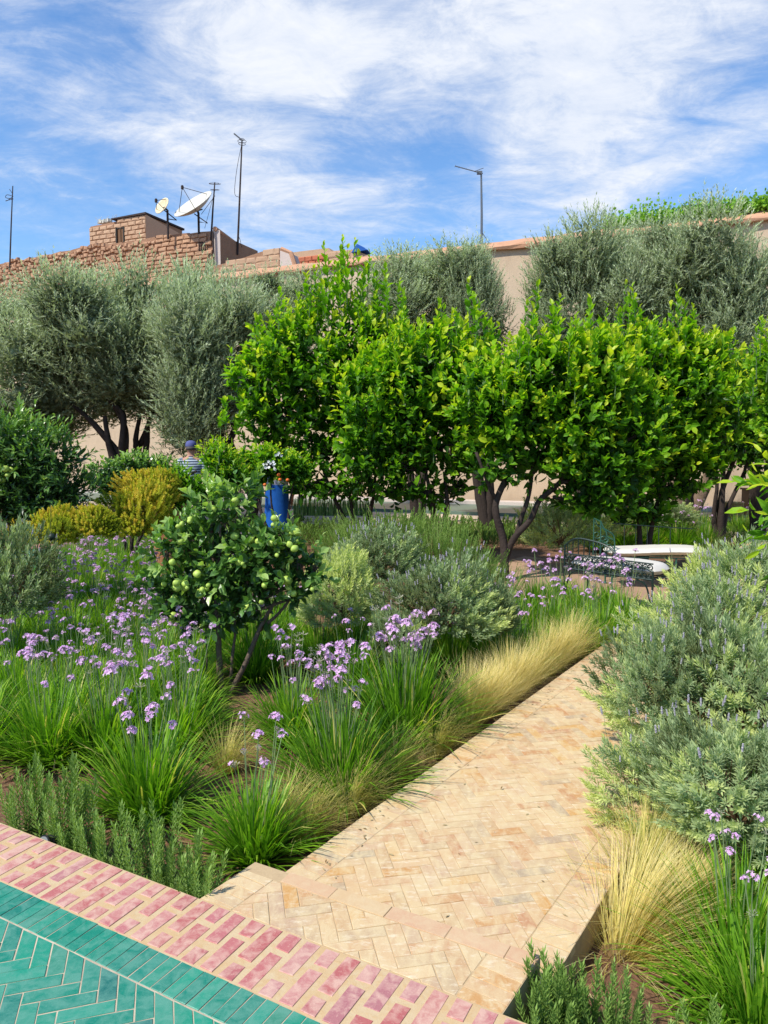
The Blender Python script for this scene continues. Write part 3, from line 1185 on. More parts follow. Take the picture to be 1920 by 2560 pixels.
    boxs(g, sm, s1 + .06, T - .08, T + 2.5, zz + .045, zz + .09, z1 + .075)
    link('roof_sheet', g.mesh('roof_sheet', M['metal_rust']), root)
    # odds and ends on the roof: small pale lumps and wires
    g = Geo()
    for i in range(14):
        s = random.uniform(s0 + .2, s0 + 1.0)
        p = loc(at(s, T + .3, z0 + .12 + random.uniform(0, .1)))
        g.box(p, (random.uniform(.1, .25), .1, random.uniform(.06, .16)), random.uniform(0, 3))
    for i in range(6):
        s = random.uniform(s0 + .1, s0 + 1.2)
        p = Vector(loc(at(s, T + .3, z0 + .1)))
        g.tube([p, p + Vector((random.uniform(-.1, .1), 0, .2)), p + Vector((random.uniform(-.2, .2), 0, .32))], .008, 4)
    o = link('rubble_heap', g.mesh('rubble_heap', M['dish']), None, (C0.x, C0.y, 0))
    tag(o, 'pale rubble and bent wires lying on the rooftop room', 'rubble')

    # ---- lower parapet to the right of the corner
    low = empty('parapet_wall', (C0.x, C0.y, 0), 'lower eroded mud block parapet right of the house corner', 'wall')
    T2 = -.5
    pr = [seen(x, y, T2) for x, y in ((531, 662), (560, 655), (610, 640), (650, 626), (685, 617), (697, 622))]
    g = Geo()
    for (p0, q0), (p1, q1) in zip(pr, pr[1:]):
        boxs(g, p0, p1 + .001, T2 + .05, T2 + .5, 4, q0 - .04, q1 - .04)
    core = link('wall', g.mesh('wall', M['mudm']), low)
    bv2 = blockvar(M['block'], 5, .035)
    z = 6.9
    row = 0
    while z < 12:
        s = pr[0][0] + (.06 if row % 2 else .3)
        while s < pr[-1][0] - .1:
            w = random.uniform(.42, .55)
            w = min(w, pr[-1][0] - s)
            c = s + w / 2
            tp = np.interp(c, [q[0] for q in pr], [q[1] for q in pr])
            if z + .2 < tp + .03:
                linkM('brick', random.choice(bv2), M4(c, T2 + .07, z + .1, w - .015, .06, .208, 0), core)
            s += w
        z += .22
        row += 1
    # whitish plaster pier with pink edge
    pier = empty('plaster_pier', (C0.x, C0.y, 0), 'whitewashed sloping plaster pier with pink edge beside the parapet', 'wall')
    q = [seen(x, y, T2 - .08) for x, y in ((700, 622), (724, 632), (741, 684), (741, 760), (700, 760))]
    g = Geo()
    f_ = [loc(at(s, T2 - .08, z)) for s, z in q]
    b_ = [loc(at(s, T2 + .5, z)) for s, z in q]
    g.raw(f_ + b_, [(4, 3, 2, 1, 0), (5, 6, 7, 8, 9)] + [(i, (i + 1) % 5, 5 + (i + 1) % 5, 5 + i) for i in range(5)])
    link('pier_face', g.mesh('pier_face', M['plaster_white']), pier)
    g = Geo()
    g.tube([Vector(loc(at(s + .02, T2 - .02, z))) for s, z in q[:3]], .09, 6)
    link('pier_edge', g.mesh('pier_edge', M['coping']), pier)
    # parapet further right with a patch of red hollow bricks
    far = empty('rooftop_wall', (C0.x, C0.y, 0), 'distant rooftop wall with a patch of red hollow bricks', 'wall')
    T3 = 1.2
    pr = [seen(x, y, T3) for x, y in ((700, 634), (738, 629), (820, 619), (826, 627), (880, 623), (915, 636), (990, 668), (1040, 690))]
    g = Geo()
    for (p0, q0), (p1, q1) in zip(pr, pr[1:]):
        boxs(g, p0, p1 + .001, T3 + .05, T3 + .5, 4, q0, q1)
    core = link('wall', g.mesh('wall', M['block']), far)
    h0, hz1 = seen(738, 648, T3)
    h1, hz0 = seen(806, 690, T3)
    hv = blockvar(M['hollow'], 3, .012)
    z = hz0
    row = 0
    while z < hz1 - .1:
        s = h0 + (.15 if row % 2 else 0)
        while s < h1:
            linkM('brick', random.choice(hv), M4(s + .14, T3 + .03, z + .1, .27, .08, .185), core)
            s += .30
        z += .20
        row += 1
    z = 7.2
    while z < 11:
        s = pr[0][0]
        while s < pr[-1][0]:
            w = random.uniform(.45, .6)
            c = s + w / 2
            tp = np.interp(c, [q[0] for q in pr], [q[1] for q in pr])
            if z + .23 < tp and not (h0 - .25 < c < h1 + .25 and z < hz1 and z > hz0 - .2):
                linkM('brick', random.choice(bv2), M4(c, T3 + .06, z + .11, w - .02, .06, .2), core)
            s += w
        z += .225
    p = seen(902, 634, T3)
    g = Geo()
    v = [loc(at(p[0] - .35, T3 - .1, p[1] + .05)), loc(at(p[0] - .1, T3 - .12, p[1] + .34)), loc(at(p[0] + .3, T3 - .05, p[1] + .1)), loc(at(p[0] + .25, T3 + .4, p[1] + .05)), loc(at(p[0] - .3, T3 + .4, p[1] + .0)), loc(at(p[0], T3 + .3, p[1] + .3))]
    g.raw(v, [(0, 2, 1), (1, 2, 3, 5), (0, 1, 5, 4), (0, 4, 3, 2)])
    o = link('tarpaulin', g.mesh('tarpaulin', M['bluetarp']), None, (C0.x, C0.y, 0))
    tag(o, 'scrap of blue tarpaulin draped on the rooftop wall', 'tarpaulin')

    # ---- dishes and aerials
    def dish(px, py, Y, r, nrm_, mastpx, mastpy, lab, mat):
        c = P(px, py, Y)
        base = P(mastpx, mastpy, Y)
        rt = empty('satellite_dish', (base.x, base.y, base.z), lab, 'satellite dish', 'rooftop satellite dishes')
        nz = Vector(nrm_).normalized()
        ax = nz.cross(Vector((0, 0, 1))).normalized()
        ay = nz.cross(ax)
        off = c - base
        g = Geo()
        rings, N = 7, 28
        v, f = [], []
        for sgn, dz in ((1, 0), (1, -.02)):
            for i in range(rings + 1):
                rr_ = r * i / rings
                for j in range(N):
                    t = 2 * pi * j / N
                    q = off + ax * (cos(t) * rr_) + ay * (sin(t) * rr_) + nz * (.32 * rr_ * rr_ / r - .16 * r + dz)
                    v.append(tuple(q))
        m = (rings + 1) * N
        for o_ in (0, m):
            for i in range(rings):
                for j in range(N):
                    q, w = o_ + i * N + j, o_ + i * N + (j + 1) % N
                    f.append((q, w, w + N, q + N) if o_ == 0 else (q, q + N, w + N, w))
        for j in range(N):
            q, w = rings * N + j, rings * N + (j + 1) % N
            f.append((q, w, w + m, q + m))
        g.raw(v, f)
        link('reflector', g.mesh('reflector', mat, True), rt)
        g = Geo()
        hub = off - nz * (.2 * r)
        g.tube([(0, 0, -.2), (0, 0, max(.2, hub.z - .12)), tuple(hub)], .045, 8)
        g.tube([tuple(hub + ax * r * .35), tuple(hub - ax * r * .35)], .025, 6)
        g.tube([tuple(hub + ay * r * .25), tuple(Vector((.35, 0, hub.z - .5))), (.02, 0, hub.z - .45)], .022, 6)
        link('mast', g.mesh('mast', M['metal_rust']), rt)
        g = Geo()
        foc = off + nz * r * .95
        for t in (0.3, 2.4, 4.5):
            g.tube([tuple(off + ax * cos(t) * r * .97 + ay * sin(t) * r * .97), tuple(foc)], .012, 5)
        link('feed_arm', g.mesh('feed_arm', M['metal_rust']), rt)
        g = Geo()
        g.lathe([(.03, -.08), (.055, -.06), (.055, .05), (.02, .08)], tuple(foc), 8)
        link('receiver', g.mesh('receiver', M['metal_rust']), rt)
    dish(407, 516, 30.0, .36, (-.55, -.75, .42), 420, 584, 'small yellowed satellite dish tilted left on the rooftop', M['dish_y'])
    dish(487, 517, 29.8, .86, (-.52, -.66, .86), 497, 574, 'large whitish satellite dish lying almost flat to the sky', M['dish'])

    def pole(bx, by, tx, ty, Y, r, lab, mat='metal_rust'):
        b0, t0 = P(bx, by, Y), P(tx, ty, Y)
        rt = empty('television_aerial', b0, lab, 'aerial', 'rooftop television aerials')
        g = Geo()
        e = t0 - b0
        g.tube([(0, 0, -.4), tuple(e * .5 + Vector((.01, 0, 0))), tuple(e)], [r, r * .8, r * .6], 6)
        link('pole', g.mesh('pole', M[mat]), rt)
        return rt, e
    rt, e = pole(23, 650, 32, 465, 30.5, .035, 'thin lone aerial pole with bow antenna left of the rooftop room')
    g = Geo()
    for sg in (-1, 1):
        c = e + Vector((-.14, 0, -.45 + sg * .06))
        g.tube(smoothpath([tuple(e + Vector((0, 0, -.4))), tuple(c + Vector((-.1, 0, .05 * sg))), tuple(c + Vector((-.16, 0, -.06))), tuple(e + Vector((0, 0, -.5)))]), .012, 4)
    g.tube([tuple(e + Vector((-.02, 0, -.3))), tuple(e + Vector((-.14, 0, -.12)))], .01, 4)
    link('antenna', g.mesh('antenna', M['metal_rust']), rt)
    rt, e = pole(527, 575, 537, 456, 29.6, .04, 'short aerial pole with wire loops close behind the large dish')
    g = Geo()
    for zz, rr_ in ((-.05, .22), (-.28, .17)):
        g.tube([tuple(e + Vector((cos(t) * rr_, sin(t) * rr_, zz + .05 * sin(t)))) for t in np.linspace(0, 5.8, 14)], .011, 4)
    g.tube([tuple(e + Vector((0, 0, -.5))), tuple(e + Vector((-.55, 0, -1.2)))], .01, 4)
    g.tube([tuple(e + Vector((0, 0, -.3))), tuple(e + Vector((-.45, .1, -1.7)))], .008, 4)
    link('antenna', g.mesh('antenna', M['metal_rust']), rt)
    rt, e = pole(593, 612, 605, 352, 31.0, .045, 'tallest aerial pole with looped antenna right of the dishes')
    g = Geo()
    g.tube([tuple(e + Vector((.03, 0, 0))), tuple(e + Vector((-.32, 0, .28)))], .03, 5)
    for zz, rr_ in ((-.02, .17), (-.12, .14), (.05, .1)):
        g.tube([tuple(e + Vector((cos(t) * rr_, sin(t) * rr_, zz))) for t in np.linspace(0, 5.9, 14)], .012, 4)
    link('antenna', g.mesh('antenna', M['metal_grey']), rt)
    g = Geo()
    g.tube(smoothpath([tuple(e * .98), tuple(e * .72 + Vector((-.16, 0, 0))), tuple(e * .5 + Vector((-.2, 0, 0))), tuple(e * .46 + Vector((-.02, 0, 0)))]), .01, 4)
    g.tube(smoothpath([tuple(e * .1), tuple(Vector((.12, 0, .2))), tuple(Vector((.18, 0, -.1)))]), .01, 4)
    link('cable', g.mesh('cable', M['metal_rust']), rt)
    rt, e = pole(1204, 640, 1203, 432, 23.5, .045, 'grey pole with long comb aerial above the garden wall', 'metal_grey')
    g = Geo()
    a0, a1 = e + Vector((.05, 0, -.02)), e + Vector((-.80, 0, .20))
    g.tube([tuple(a0), tuple(a1)], .016, 5)
    for i in range(15):
        c = a0.lerp(a1, .08 + .92 * i / 14)
        l = .12 + .03 * (i % 2) - .004 * i
        g.tube([tuple(c + Vector((-.02, -l, -.05))), tuple(c + Vector((.02, l, .05)))], .007, 4)
    g.box(tuple(e + Vector((-.05, 0, 0))), (.16, .08, .09))
    for sg in (-1, 1):
        g.tube([tuple(e + Vector((-.22, 0, .04))), tuple(e + Vector((.04, .22 * sg, .06)))], .01, 4)
    link('antenna', g.mesh('antenna', M['metal_grey']), rt)
    g = Geo()
    g.tube([tuple(e * .3), tuple(Vector((.25, 0, .35))), tuple(Vector((.5, 0, .1)))], .01, 4)
    link('guy_wire', g.mesh('guy_wire', M['metal_grey']), rt)


# ------------------------------------------------------------------ leaf templates
def leaf_tm(w=.5, fold=.25, bend=.15, curl=0.0):
    """unit length leaf along +Y; w full width"""
    st = [(0, 0, 0), (.28, .82, 0), (.62, .9, 0), (1, 0, 0)]
    z = lambda y: bend * (y - y * y) * 4 - curl * y * y
    v = [(0, 0, 0), (-w / 2 * .82, .28, z(.28) + fold * w * .4), (0, .28, z(.28)), (w / 2 * .82, .28, z(.28) + fold * w * .4),
         (-w / 2 * .9, .62, z(.62) + fold * w * .4), (0, .64, z(.62)), (w / 2 * .9, .62, z(.62) + fold * w * .4), (0, 1, z(1.0))]
    f = [(0, 2, 1), (0, 3, 2), (1, 2, 5, 4), (2, 3, 6, 5), (4, 5, 7), (5, 6, 7)]
    return Tm(v, f, [-.06, 0, -.03, 0, 0, -.03, 0, .04])


QLEAF = Tm([(0, 0, 0), (-.5, .45, .02), (0, 1, 0), (.5, .45, .02)], [(0, 3, 2, 1)])


def blobs_world(blobs, Y, ydep=0.85):
    out = []
    for b in blobs:
        px, py, rx, ry = b[:4]
        dy = b[4] if len(b) > 4 else 0.0
        c = P(px, py, Y + dy)
        k = (Y + dy) / FPX
        out.append((np.array(c), np.array([rx * k, (rx + ry) * .5 * k * ydep, ry * k])))
    return out


def in_blobs(p, bl, lim):
    m = np.zeros(len(p), bool)
    for c, r in bl:
        m |= (((p - c) / r) ** 2).sum(-1) < lim * lim
    return m


def shoots_on(bl, n, inner=.72, up=.7, rnd=.35, lower_cut=None):
    """starting points and directions of shoots over the crown's uneven surface"""
    ar = np.array([r[0] * r[2] for c, r in bl])
    ks = RG.choice(len(bl), n, p=ar / ar.sum())
    u = nrm(RG.normal(0, 1, (n, 3)))
    c = np.array([b[0] for b in bl])[ks]
    r = np.array([b[1] for b in bl])[ks]
    rad = RG.uniform(.62, 1.0, n) ** .7
    p = c + u * r * rad[:, None]
    keep = ~np.zeros(n, bool)
    for i, (cc, rr) in enumerate(bl):
        ins = (((p - cc) / rr) ** 2).sum(-1) < inner * inner
        keep &= ~(ins & (ks != i))
    p, u, r = p[keep], u[keep], r[keep]
    d = nrm(u * .8 + np.array([0, 0, up]) + RG.normal(0, rnd, p.shape))
    return p, d, u


def leafy(p, d, L, n, leafL, spread=.8, hug=None, tint0=.2, tint1=.8, out=None):
    """n leaves along each shoot: returns R,T,tint. L (k,)"""
    k = len(p)
    t = (np.arange(n) + .5) / n
    t = np.tile(t, (k, 1)) + RG.uniform(-.3, .3, (k, n)) / n
    ph = np.arange(n) * 2.4 + RG.uniform(0, 6.28, (k, 1))
    a = np.cross(d, np.array([.3, .2, .9]))
    a = nrm(a + 1e-4)
    b = np.cross(d, a)
    rad = a[:, None, :] * np.cos(ph)[..., None] + b[:, None, :] * np.sin(ph)[..., None]
    pos = p[:, None, :] + d[:, None, :] * (t * L[:, None])[..., None]
    dirs = nrm(d[:, None, :] * (1.0 - .45 * (1 - t)[..., None]) + rad * spread + RG.normal(0, .18, pos.shape))
    nor = nrm(d[:, None, :] * .9 + np.array([0, 0, .5]) - rad * .35 + RG.normal(0, .25, pos.shape))
    sz = leafL * RG.uniform(.5, 1.25, (k, n)) * RG.uniform(.75, 1.12, (k, 1)) * (1 - .35 * t ** 3)
    ti = tint0 + (tint1 - tint0) * t ** 1.5 + RG.normal(0, .07, (k, n))
    return dirs.reshape(-1, 3), nor.reshape(-1, 3), pos.reshape(-1, 3), sz.reshape(-1), ti


LEAFS = [leaf_tm(.54, .45, .05), leaf_tm(.60, .25, .12), leaf_tm(.48, .6, -.05), leaf_tm(.58, .4, .0, .18)]
LEAFW = [leaf_tm(.30, .5, .05), leaf_tm(.34, .3, .1), leaf_tm(.27, .7, -.04), leaf_tm(.3, .4, .0, .2)]
_leafmesh = {}


def leafmesh(kind, vi, ti, mat):
    key = (kind, vi, ti)
    if key not in _leafmesh:
        g = Geo()
        g.add((LEAFS if kind == 'b' else LEAFW)[vi], tint=(ti + .5) / 8)
        _leafmesh[key] = g.mesh('leaf', mat)
    return _leafmesh[key]


def trunk_tree(g, base, targets, r0, fork=.35, n=8, bump=.12):
    """tapered trunk forking to targets"""
    base = Vector(base)
    for i, t in enumerate(targets):
        t = Vector(t)
        m = base.lerp(t, fork)
        m.z = base.z + (t.z - base.z) * fork * 1.1
        off = Vector((random.uniform(-.06, .06), random.uniform(-.06, .06), 0)) * (t - base).length
        pts = smoothpath([base, base.lerp(m, .5) + off * .3, m + off * .5, m.lerp(t, .5) - off * .5, t], 4)
        rr = [r0 * (1 - .8 * (k / (len(pts) - 1))) for k in range(len(pts))]
        g.tube(pts, rr, n, bump=bump)


def citrus(label, px, Y, base, blobs, nsh, leafL=.095, mat='citrus', kind='b', tall=(), nobj=240, t0=.15, t1=.75, limbs=(), r0=.07,
           group='citrus trees in the beds', up=.7, name='citrus_tree', fruit=None, inner_n=2200, bark='bark_dark', minz=-.1, dark=0.0, stemL=(.16, .38), cat='citrus tree'):
    bl = blobs_world(blobs, Y)
    sh_ = (stemL[0] + stemL[1]) * .28
    bl = [(c, np.maximum(r - sh_, r * .55)) for c, r in bl]
    base = Vector(base)
    rt = empty(name, base, label, cat, group)
    B = np.array(base)
    p, d, u = shoots_on(bl, nsh, up=up)
    L = RG.uniform(stemL[0], stemL[1], len(p))
    L = L * np.where((u[:, 2] > .35) & (RG.random(len(p)) < .3) & (up > .8), 1.35, 1.0)
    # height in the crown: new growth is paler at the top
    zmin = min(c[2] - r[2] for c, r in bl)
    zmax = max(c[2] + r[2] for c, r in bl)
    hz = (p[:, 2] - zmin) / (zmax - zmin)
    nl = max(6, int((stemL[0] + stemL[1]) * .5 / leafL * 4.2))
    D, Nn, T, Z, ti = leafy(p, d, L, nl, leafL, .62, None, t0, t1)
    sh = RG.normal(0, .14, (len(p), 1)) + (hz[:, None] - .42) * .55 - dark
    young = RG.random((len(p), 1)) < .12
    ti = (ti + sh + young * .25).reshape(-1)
    # tall upright water shoots
    sg = Geo()
    if tall:
        tp, td, tL = [], [], []
        for x, y, ln in tall:
            for q in range(4):
                top = np.array(P(x + random.uniform(-16, 16) * q, y + q * random.uniform(14, 40), Y + random.uniform(-.4, .1)))
                dd = nrm(np.array([random.uniform(-.12, .12), random.uniform(-.1, .1), 1.0]))
                l = ln * random.uniform(.85, 1.1)
                tp.append(top - dd * l)
                td.append(dd)
                tL.append(l)
                sg = Geo()
                l_ = l
                sg.tube([tuple(top - dd * l * 1.3 - B), tuple(top - dd * .02 - B)], [.008, .003], 5)
                link('shoot', sg.mesh('shoot', M['stem']), rt)
        tp, td, tL = map(np.array, (tp, td, tL))
        nn_ = int(tL.mean() / leafL * 5.0)
        D2, N2, T2, Z2, ti2 = leafy(tp, td, tL, nn_, leafL * .95, .62, None, .5, .98)
        D, Nn, T, Z = np.concatenate([D, D2]), np.concatenate([Nn, N2]), np.concatenate([T, T2]), np.concatenate([Z, Z2])
        ntall = len(D2)
        ti = np.concatenate([ti, ti2.reshape(-1)])
    else:
        ntall = 0
    # old inner leaves
    ar = np.array([r[0] * r[2] for c, r in bl])
    ks = RG.choice(len(bl), inner_n, p=ar / ar.sum())
    q = nrm(RG.normal(0, 1, (inner_n, 3))) * (RG.uniform(.25, .9, (inner_n, 1)))
    q = np.array([b[0] for b in bl])[ks] + q * np.array([b[1] for b in bl])[ks]
    qd = nrm(RG.normal(0, 1, q.shape) + np.array([0, 0, -.2]))
    D = np.concatenate([qd, D])
    Nn = np.concatenate([nrm(RG.normal(0, .6, q.shape) + np.array([0, 0, 1])), Nn])
    T = np.concatenate([q, T])
    Z = np.concatenate([leafL * RG.uniform(.8, 1.3, inner_n), Z])
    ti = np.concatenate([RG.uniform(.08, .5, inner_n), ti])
    ok = T[:, 2] > minz
    sel = np.zeros(len(T), bool)
    if nobj:
        cc = np.mean([c for c, r in bl], 0)
        cam_ = np.array([0, 0, H])
        tocam = nrm(cam_ - T)
        sc = np.full(len(T), -9.0)
        for c, r in bl:
            e = (T - c) / r
            near = (e ** 2).sum(-1) < 2.0
            s_ = (e * tocam).sum(-1)
            sc = np.where(near, np.maximum(sc, s_), sc)
        if ntall:
            sc[-ntall:] += 1.2
        sc += Z * 6 / leafL * .1
        sc[~ok] = -99
        # stay inside the frame
        xx = T[:, 0] / np.maximum(T[:, 1], .1)
        sc[np.abs(xx) > .515] -= 5
        order = np.argsort(-(sc + RG.normal(0, .25, len(sc))))
        sel[order[:nobj]] = True
    rest = ok & ~sel
    R = frames(D, Nn, Z)
    g = Geo()
    tms = LEAFS if kind == 'b' else LEAFW
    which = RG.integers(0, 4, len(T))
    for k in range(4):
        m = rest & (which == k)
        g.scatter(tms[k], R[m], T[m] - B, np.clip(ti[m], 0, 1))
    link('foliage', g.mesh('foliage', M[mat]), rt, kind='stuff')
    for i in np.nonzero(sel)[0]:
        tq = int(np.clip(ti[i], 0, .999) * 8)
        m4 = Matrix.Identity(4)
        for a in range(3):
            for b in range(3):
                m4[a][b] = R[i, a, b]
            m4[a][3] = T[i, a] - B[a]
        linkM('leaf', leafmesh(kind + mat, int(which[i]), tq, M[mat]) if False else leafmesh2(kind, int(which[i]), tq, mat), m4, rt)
    tg = Geo()
    tz = [Vector(c - B) for c, r in bl]
    lim = [Vector(P(x, y, Y) - base) for x, y in limbs] if limbs else tz[:4]
    trunk_tree(tg, (0, 0, -.1), lim, r0)
    link('trunk', tg.mesh('trunk', M[bark], True), rt)
    bg = Geo()
    for c in tz:
        for k in range(7):
            e = nrm(RG.normal(0, 1, 3)) * RG.uniform(.5, .9)
            r = bl[tz.index(c)][1]
            bg.tube(smoothpath([lim[0].lerp(c, .5), c, c + Vector(e * r * .6) + Vector((0, 0, .05)), c + Vector(e * r)], 2), [r0 * .35, r0 * .3, r0 * .24, r0 * .2, r0 * .15, r0 * .1, .004], 5)
    link('branches', bg.mesh('branches', M[bark]), rt)
    if fruit:
        fmat, rad, n, tint = fruit
        fg = Geo()
        f_ = FRUIT
        fg.add(f_, R=np.eye(3), tint=tint)
        fm = [fg.mesh('fruit', M[fmat], True)]
        cnt = 0
        for i in RG.permutation(len(p)):
            if cnt >= n:
                break
            tc = nrm(np.array([0, 0, H]) - p[i])
            if (u[i] * tc).sum() > .25 and abs(p[i][0] / p[i][1]) < .52 and p[i][2] > zmin + .1:
              for q_ in range(random.choice((1, 1, 2, 3))):
                s_ = rad * random.uniform(.6, 1.2)
                m4 = Matrix.Translation(Vector(p[i] + d[i] * random.uniform(.04, .14) + u[i] * .04 + tc * .03 - B) + Vector([random.uniform(-1, 1) * rad * 1.5 * (q_ > 0) for _ in range(3)])) @ Matrix.Rotation(random.uniform(0, 6), 4, 'X') @ Matrix.Rotation(random.uniform(0, 6), 4, 'Z') @ Matrix.Diagonal((s_, s_ * random.uniform(.8, 1), s_ * random.uniform(.8, 1.1), 1))
                linkM('fruit', fm[0], m4, rt)
                cnt += 1
    return rt, bl


def leafmesh2(kind, vi, ti, mat):
    key = (kind, vi, ti, mat)
    if key not in _leafmesh:
        g = Geo()
        g.add((LEAFS if kind == 'b' else LEAFW)[vi], tint=(ti + .5) / 8)
        _leafmesh[key] = g.mesh('leaf', M[mat])
    return _leafmesh[key]


def fruit_tm():
    v, f = [], []
    N, K = 16, 9
    for i in range(K + 1):
        a = pi * i / K
        for j in range(N):
            t = 2 * pi * j / N
            r = sin(a) * (1 + .055 * cos(4 * t)) if 0 < i < K else .06
            v.append((r * cos(t), r * sin(t), cos(a) * (.95 if 0 < i < K else .86)))
    for i in range(K):
        for j in range(N):
            q, w = i * N + j, i * N + (j + 1) % N
            f.append((q, q + N, w + N, w))
    f.append(tuple(range(N))[::-1][::-1])
    f.append(tuple(K * N + j for j in range(N))[::-1])
    return Tm(v, f, [.3 + .5 * (1 - i / len(v)) for i in range(len(v))])


FRUIT = fruit_tm()

# ------------------------------------------------------------------ olives
def olive_crown(seed, bl, nsh, leafL=.085):
    """unit crown from blobs (c, r) ; feathery upright sprays"""
    p, d, u = shoots_on(bl, nsh, inner=.8, up=1.0, rnd=.28)
    L = RG.uniform(.28, .55, len(p))
    D, N_, T, Z, ti = leafy(p, d, L, 17, leafL, .42, None, .15, .75)
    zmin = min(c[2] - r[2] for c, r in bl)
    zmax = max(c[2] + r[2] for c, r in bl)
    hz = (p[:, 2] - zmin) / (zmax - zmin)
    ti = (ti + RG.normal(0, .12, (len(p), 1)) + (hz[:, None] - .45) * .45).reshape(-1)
    R = frames(D, N_, Z)
    R[:, :, 0] *= .24
    g = Geo()
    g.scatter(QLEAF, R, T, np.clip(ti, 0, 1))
    # inner leaves
    n = nsh * 3
    ks = RG.integers(0, len(bl), n)
    q = nrm(RG.normal(0, 1, (n, 3))) * RG.uniform(.3, .9, (n, 1))
    q = np.array([b[0] for b in bl])[ks] + q * np.array([b[1] for b in bl])[ks]
    R = frames(nrm(RG.normal(0, 1, q.shape) + np.array([0, 0, .4])), nrm(RG.normal(0, 1, q.shape)), leafL * 1.5 * np.ones(n))
    R[:, :, 0] *= .35
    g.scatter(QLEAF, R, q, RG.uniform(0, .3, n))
    return g.mesh('crown', M['olive'])


def build_olives():
    protos = []
    for k in range(4):
        bl = []
        bl.append((np.array([0, 0, 0.0]), np.array([.80, .80, 1.25])))
        for j in range(22):
            a = random.uniform(0, 6.28)
            z = random.uniform(-1.2, 1.35)
            rr = (1 - .22 * abs(z)) * random.uniform(.5, 1.0)
            s = random.uniform(.26, .55)
            bl.append((np.array([cos(a) * rr, sin(a) * rr, z]), np.array([s, s, s * random.uniform(1.0, 1.5)])))
        protos.append(olive_crown(k, bl, 3700, .10))
    # unit crown: about 2.4 wide and 3.8 high -> scaled per tree
    G_L = 'olive trees along the left of the wall'
    G_R = 'olive trees along the right of the wall'
    spec = [
        # px,py centre, half width px, half height px, Y, trunk base px, label, group
        (30, 920, 185, 232, 17.0, 20, 'leftmost silvery olive tree, cut by the edge of the picture', G_L, 0, 1.0),
        (205, 900, 165, 240, 16.6, 285, 'olive tree with three bare leaning stems against the wall', G_L, 1, 2.2),
        (415, 905, 160, 255, 17.4, 350, 'olive tree with a forked dark trunk behind the man in the cap', G_L, 2, 0.3),
        (530, 915, 160, 238, 16.2, 600, 'olive tree with a curved trunk left of the big citrus', G_L, 3, 4.0),
        (690, 830, 125, 160, 18.0, 690, 'small olive crown half hidden behind the big citrus', G_L, 0, 5.1),
        (1060, 780, 145, 175, 16.0, 1050, 'rounded olive tree below the comb aerial', G_R, 1, 3.3),
        (1175, 775, 90, 170, 15.5, 1220, 'narrow olive tree left of the gap showing bare wall', G_R, 2, 1.4),
        (1450, 765, 130, 222, 15.2, 1450, 'tall olive tree right of the gap showing bare wall', G_R, 3, 2.0),
        (1590, 775, 140, 240, 15.0, 1590, 'olive tree with the creeper showing over its top', G_R, 0, 0.0),
        (1750, 800, 155, 268, 14.6, 1695, 'tall broad olive tree above the old gnarled trunk', G_R, 1, 5.5),
        (1905, 860, 140, 262, 14.2, 1900, 'rightmost olive tree, cut by the edge of the picture', G_R, 2, 2.9),
    ]
    for (px, py, hw, hh, Y, tpx, lab, grp, pk, rz) in spec:
        c = P(px, py, Y)
        bz = -.25
        base = P(tpx, 1200, Y)
        base.z = bz
        rt = empty('olive_tree', base, lab, 'olive tree', grp)
        k = Y / FPX
        co = np.zeros(len(protos[pk].vertices) * 3, np.float32)
        protos[pk].vertices.foreach_get('co', co)
        co = co.reshape(-1, 3)
        zt = np.percentile(co[:, 2], 99.6)
        sx, sz = hw * k / 1.15, hh * k / (zt * 1.04)
        o = link('crown', protos[pk], rt, tuple(c - base), rz, (sx, sx, sz), kind='stuff')
        g = Geo()
        rel = c - base
        if tpx == 285:
            lp = [[(290, 1160), (272, 1110), (262, 1040)], [(345, 1180), (295, 1130), (235, 1060), (180, 1010)], [(300, 1180), (312, 1115), (310, 1060), (268, 990)], [(300, 1180), (305, 1110), (308, 1040), (283, 1010)]]
        elif tpx == 350:
            lp = [[(352, 1180), (345, 1130), (362, 1085), (385, 1020)], [(352, 1180), (342, 1125), (340, 1090), (350, 1040)], [(360, 1180), (366, 1120), (370, 1060)]]
        elif tpx == 600:
            lp = [[(640, 1260), (606, 1180), (572, 1115), (553, 1085), (570, 1040)], [(606, 1180), (576, 1110), (586, 1070), (570, 1040)], [(640, 1260), (600, 1180), (560, 1110), (530, 1060)]]
        else:
            lp = None
        if lp:
            for L_ in lp:
                pts = smoothpath([Vector(P(x, y, Y + random.uniform(-.15, .15))) - base for x, y in L_], 4)
                g.tube(pts, [.10 * (1 - .6 * i / len(pts)) for i in range(len(pts))], 8, bump=.12)
            f0 = Vector(P(lp[0][0][0], lp[0][0][1], Y)) - base
            g.tube(smoothpath([Vector((0, 0, -.1)), f0 * .5 + Vector((.04, 0, 0)), f0], 3), [.17, .16, .15, .13, .12, .11, .11], 8, bump=.12)
        elif tpx == 1695:
            pts = smoothpath([(0, 0, -.1), (.0, 0, .35), (-.05, 0, .9), (.05, .1, 1.6), rel * .7], 4)
            g.tube(pts, [.42 - .26 * (i / len(pts)) ** .6 for i in range(len(pts))], 14, bump=.22)
            g.tube(smoothpath([(.15, 0, .3), (.5, .1, .9), (.7, .1, 1.6), rel * .8], 3), [.2, .18, .16, .15, .13, .12, .1, .09, .08, .08], 9, bump=.2)
        else:
            trunk_tree(g, (0, 0, -.1), [rel * .8, rel * .7 + Vector((.4, .1, .2)), rel * .7 + Vector((-.4, -.1, .2))], .13)
        link('trunk', g.mesh('trunk', M['bark_old' if tpx == 1695 else 'bark_dark'], True), rt)


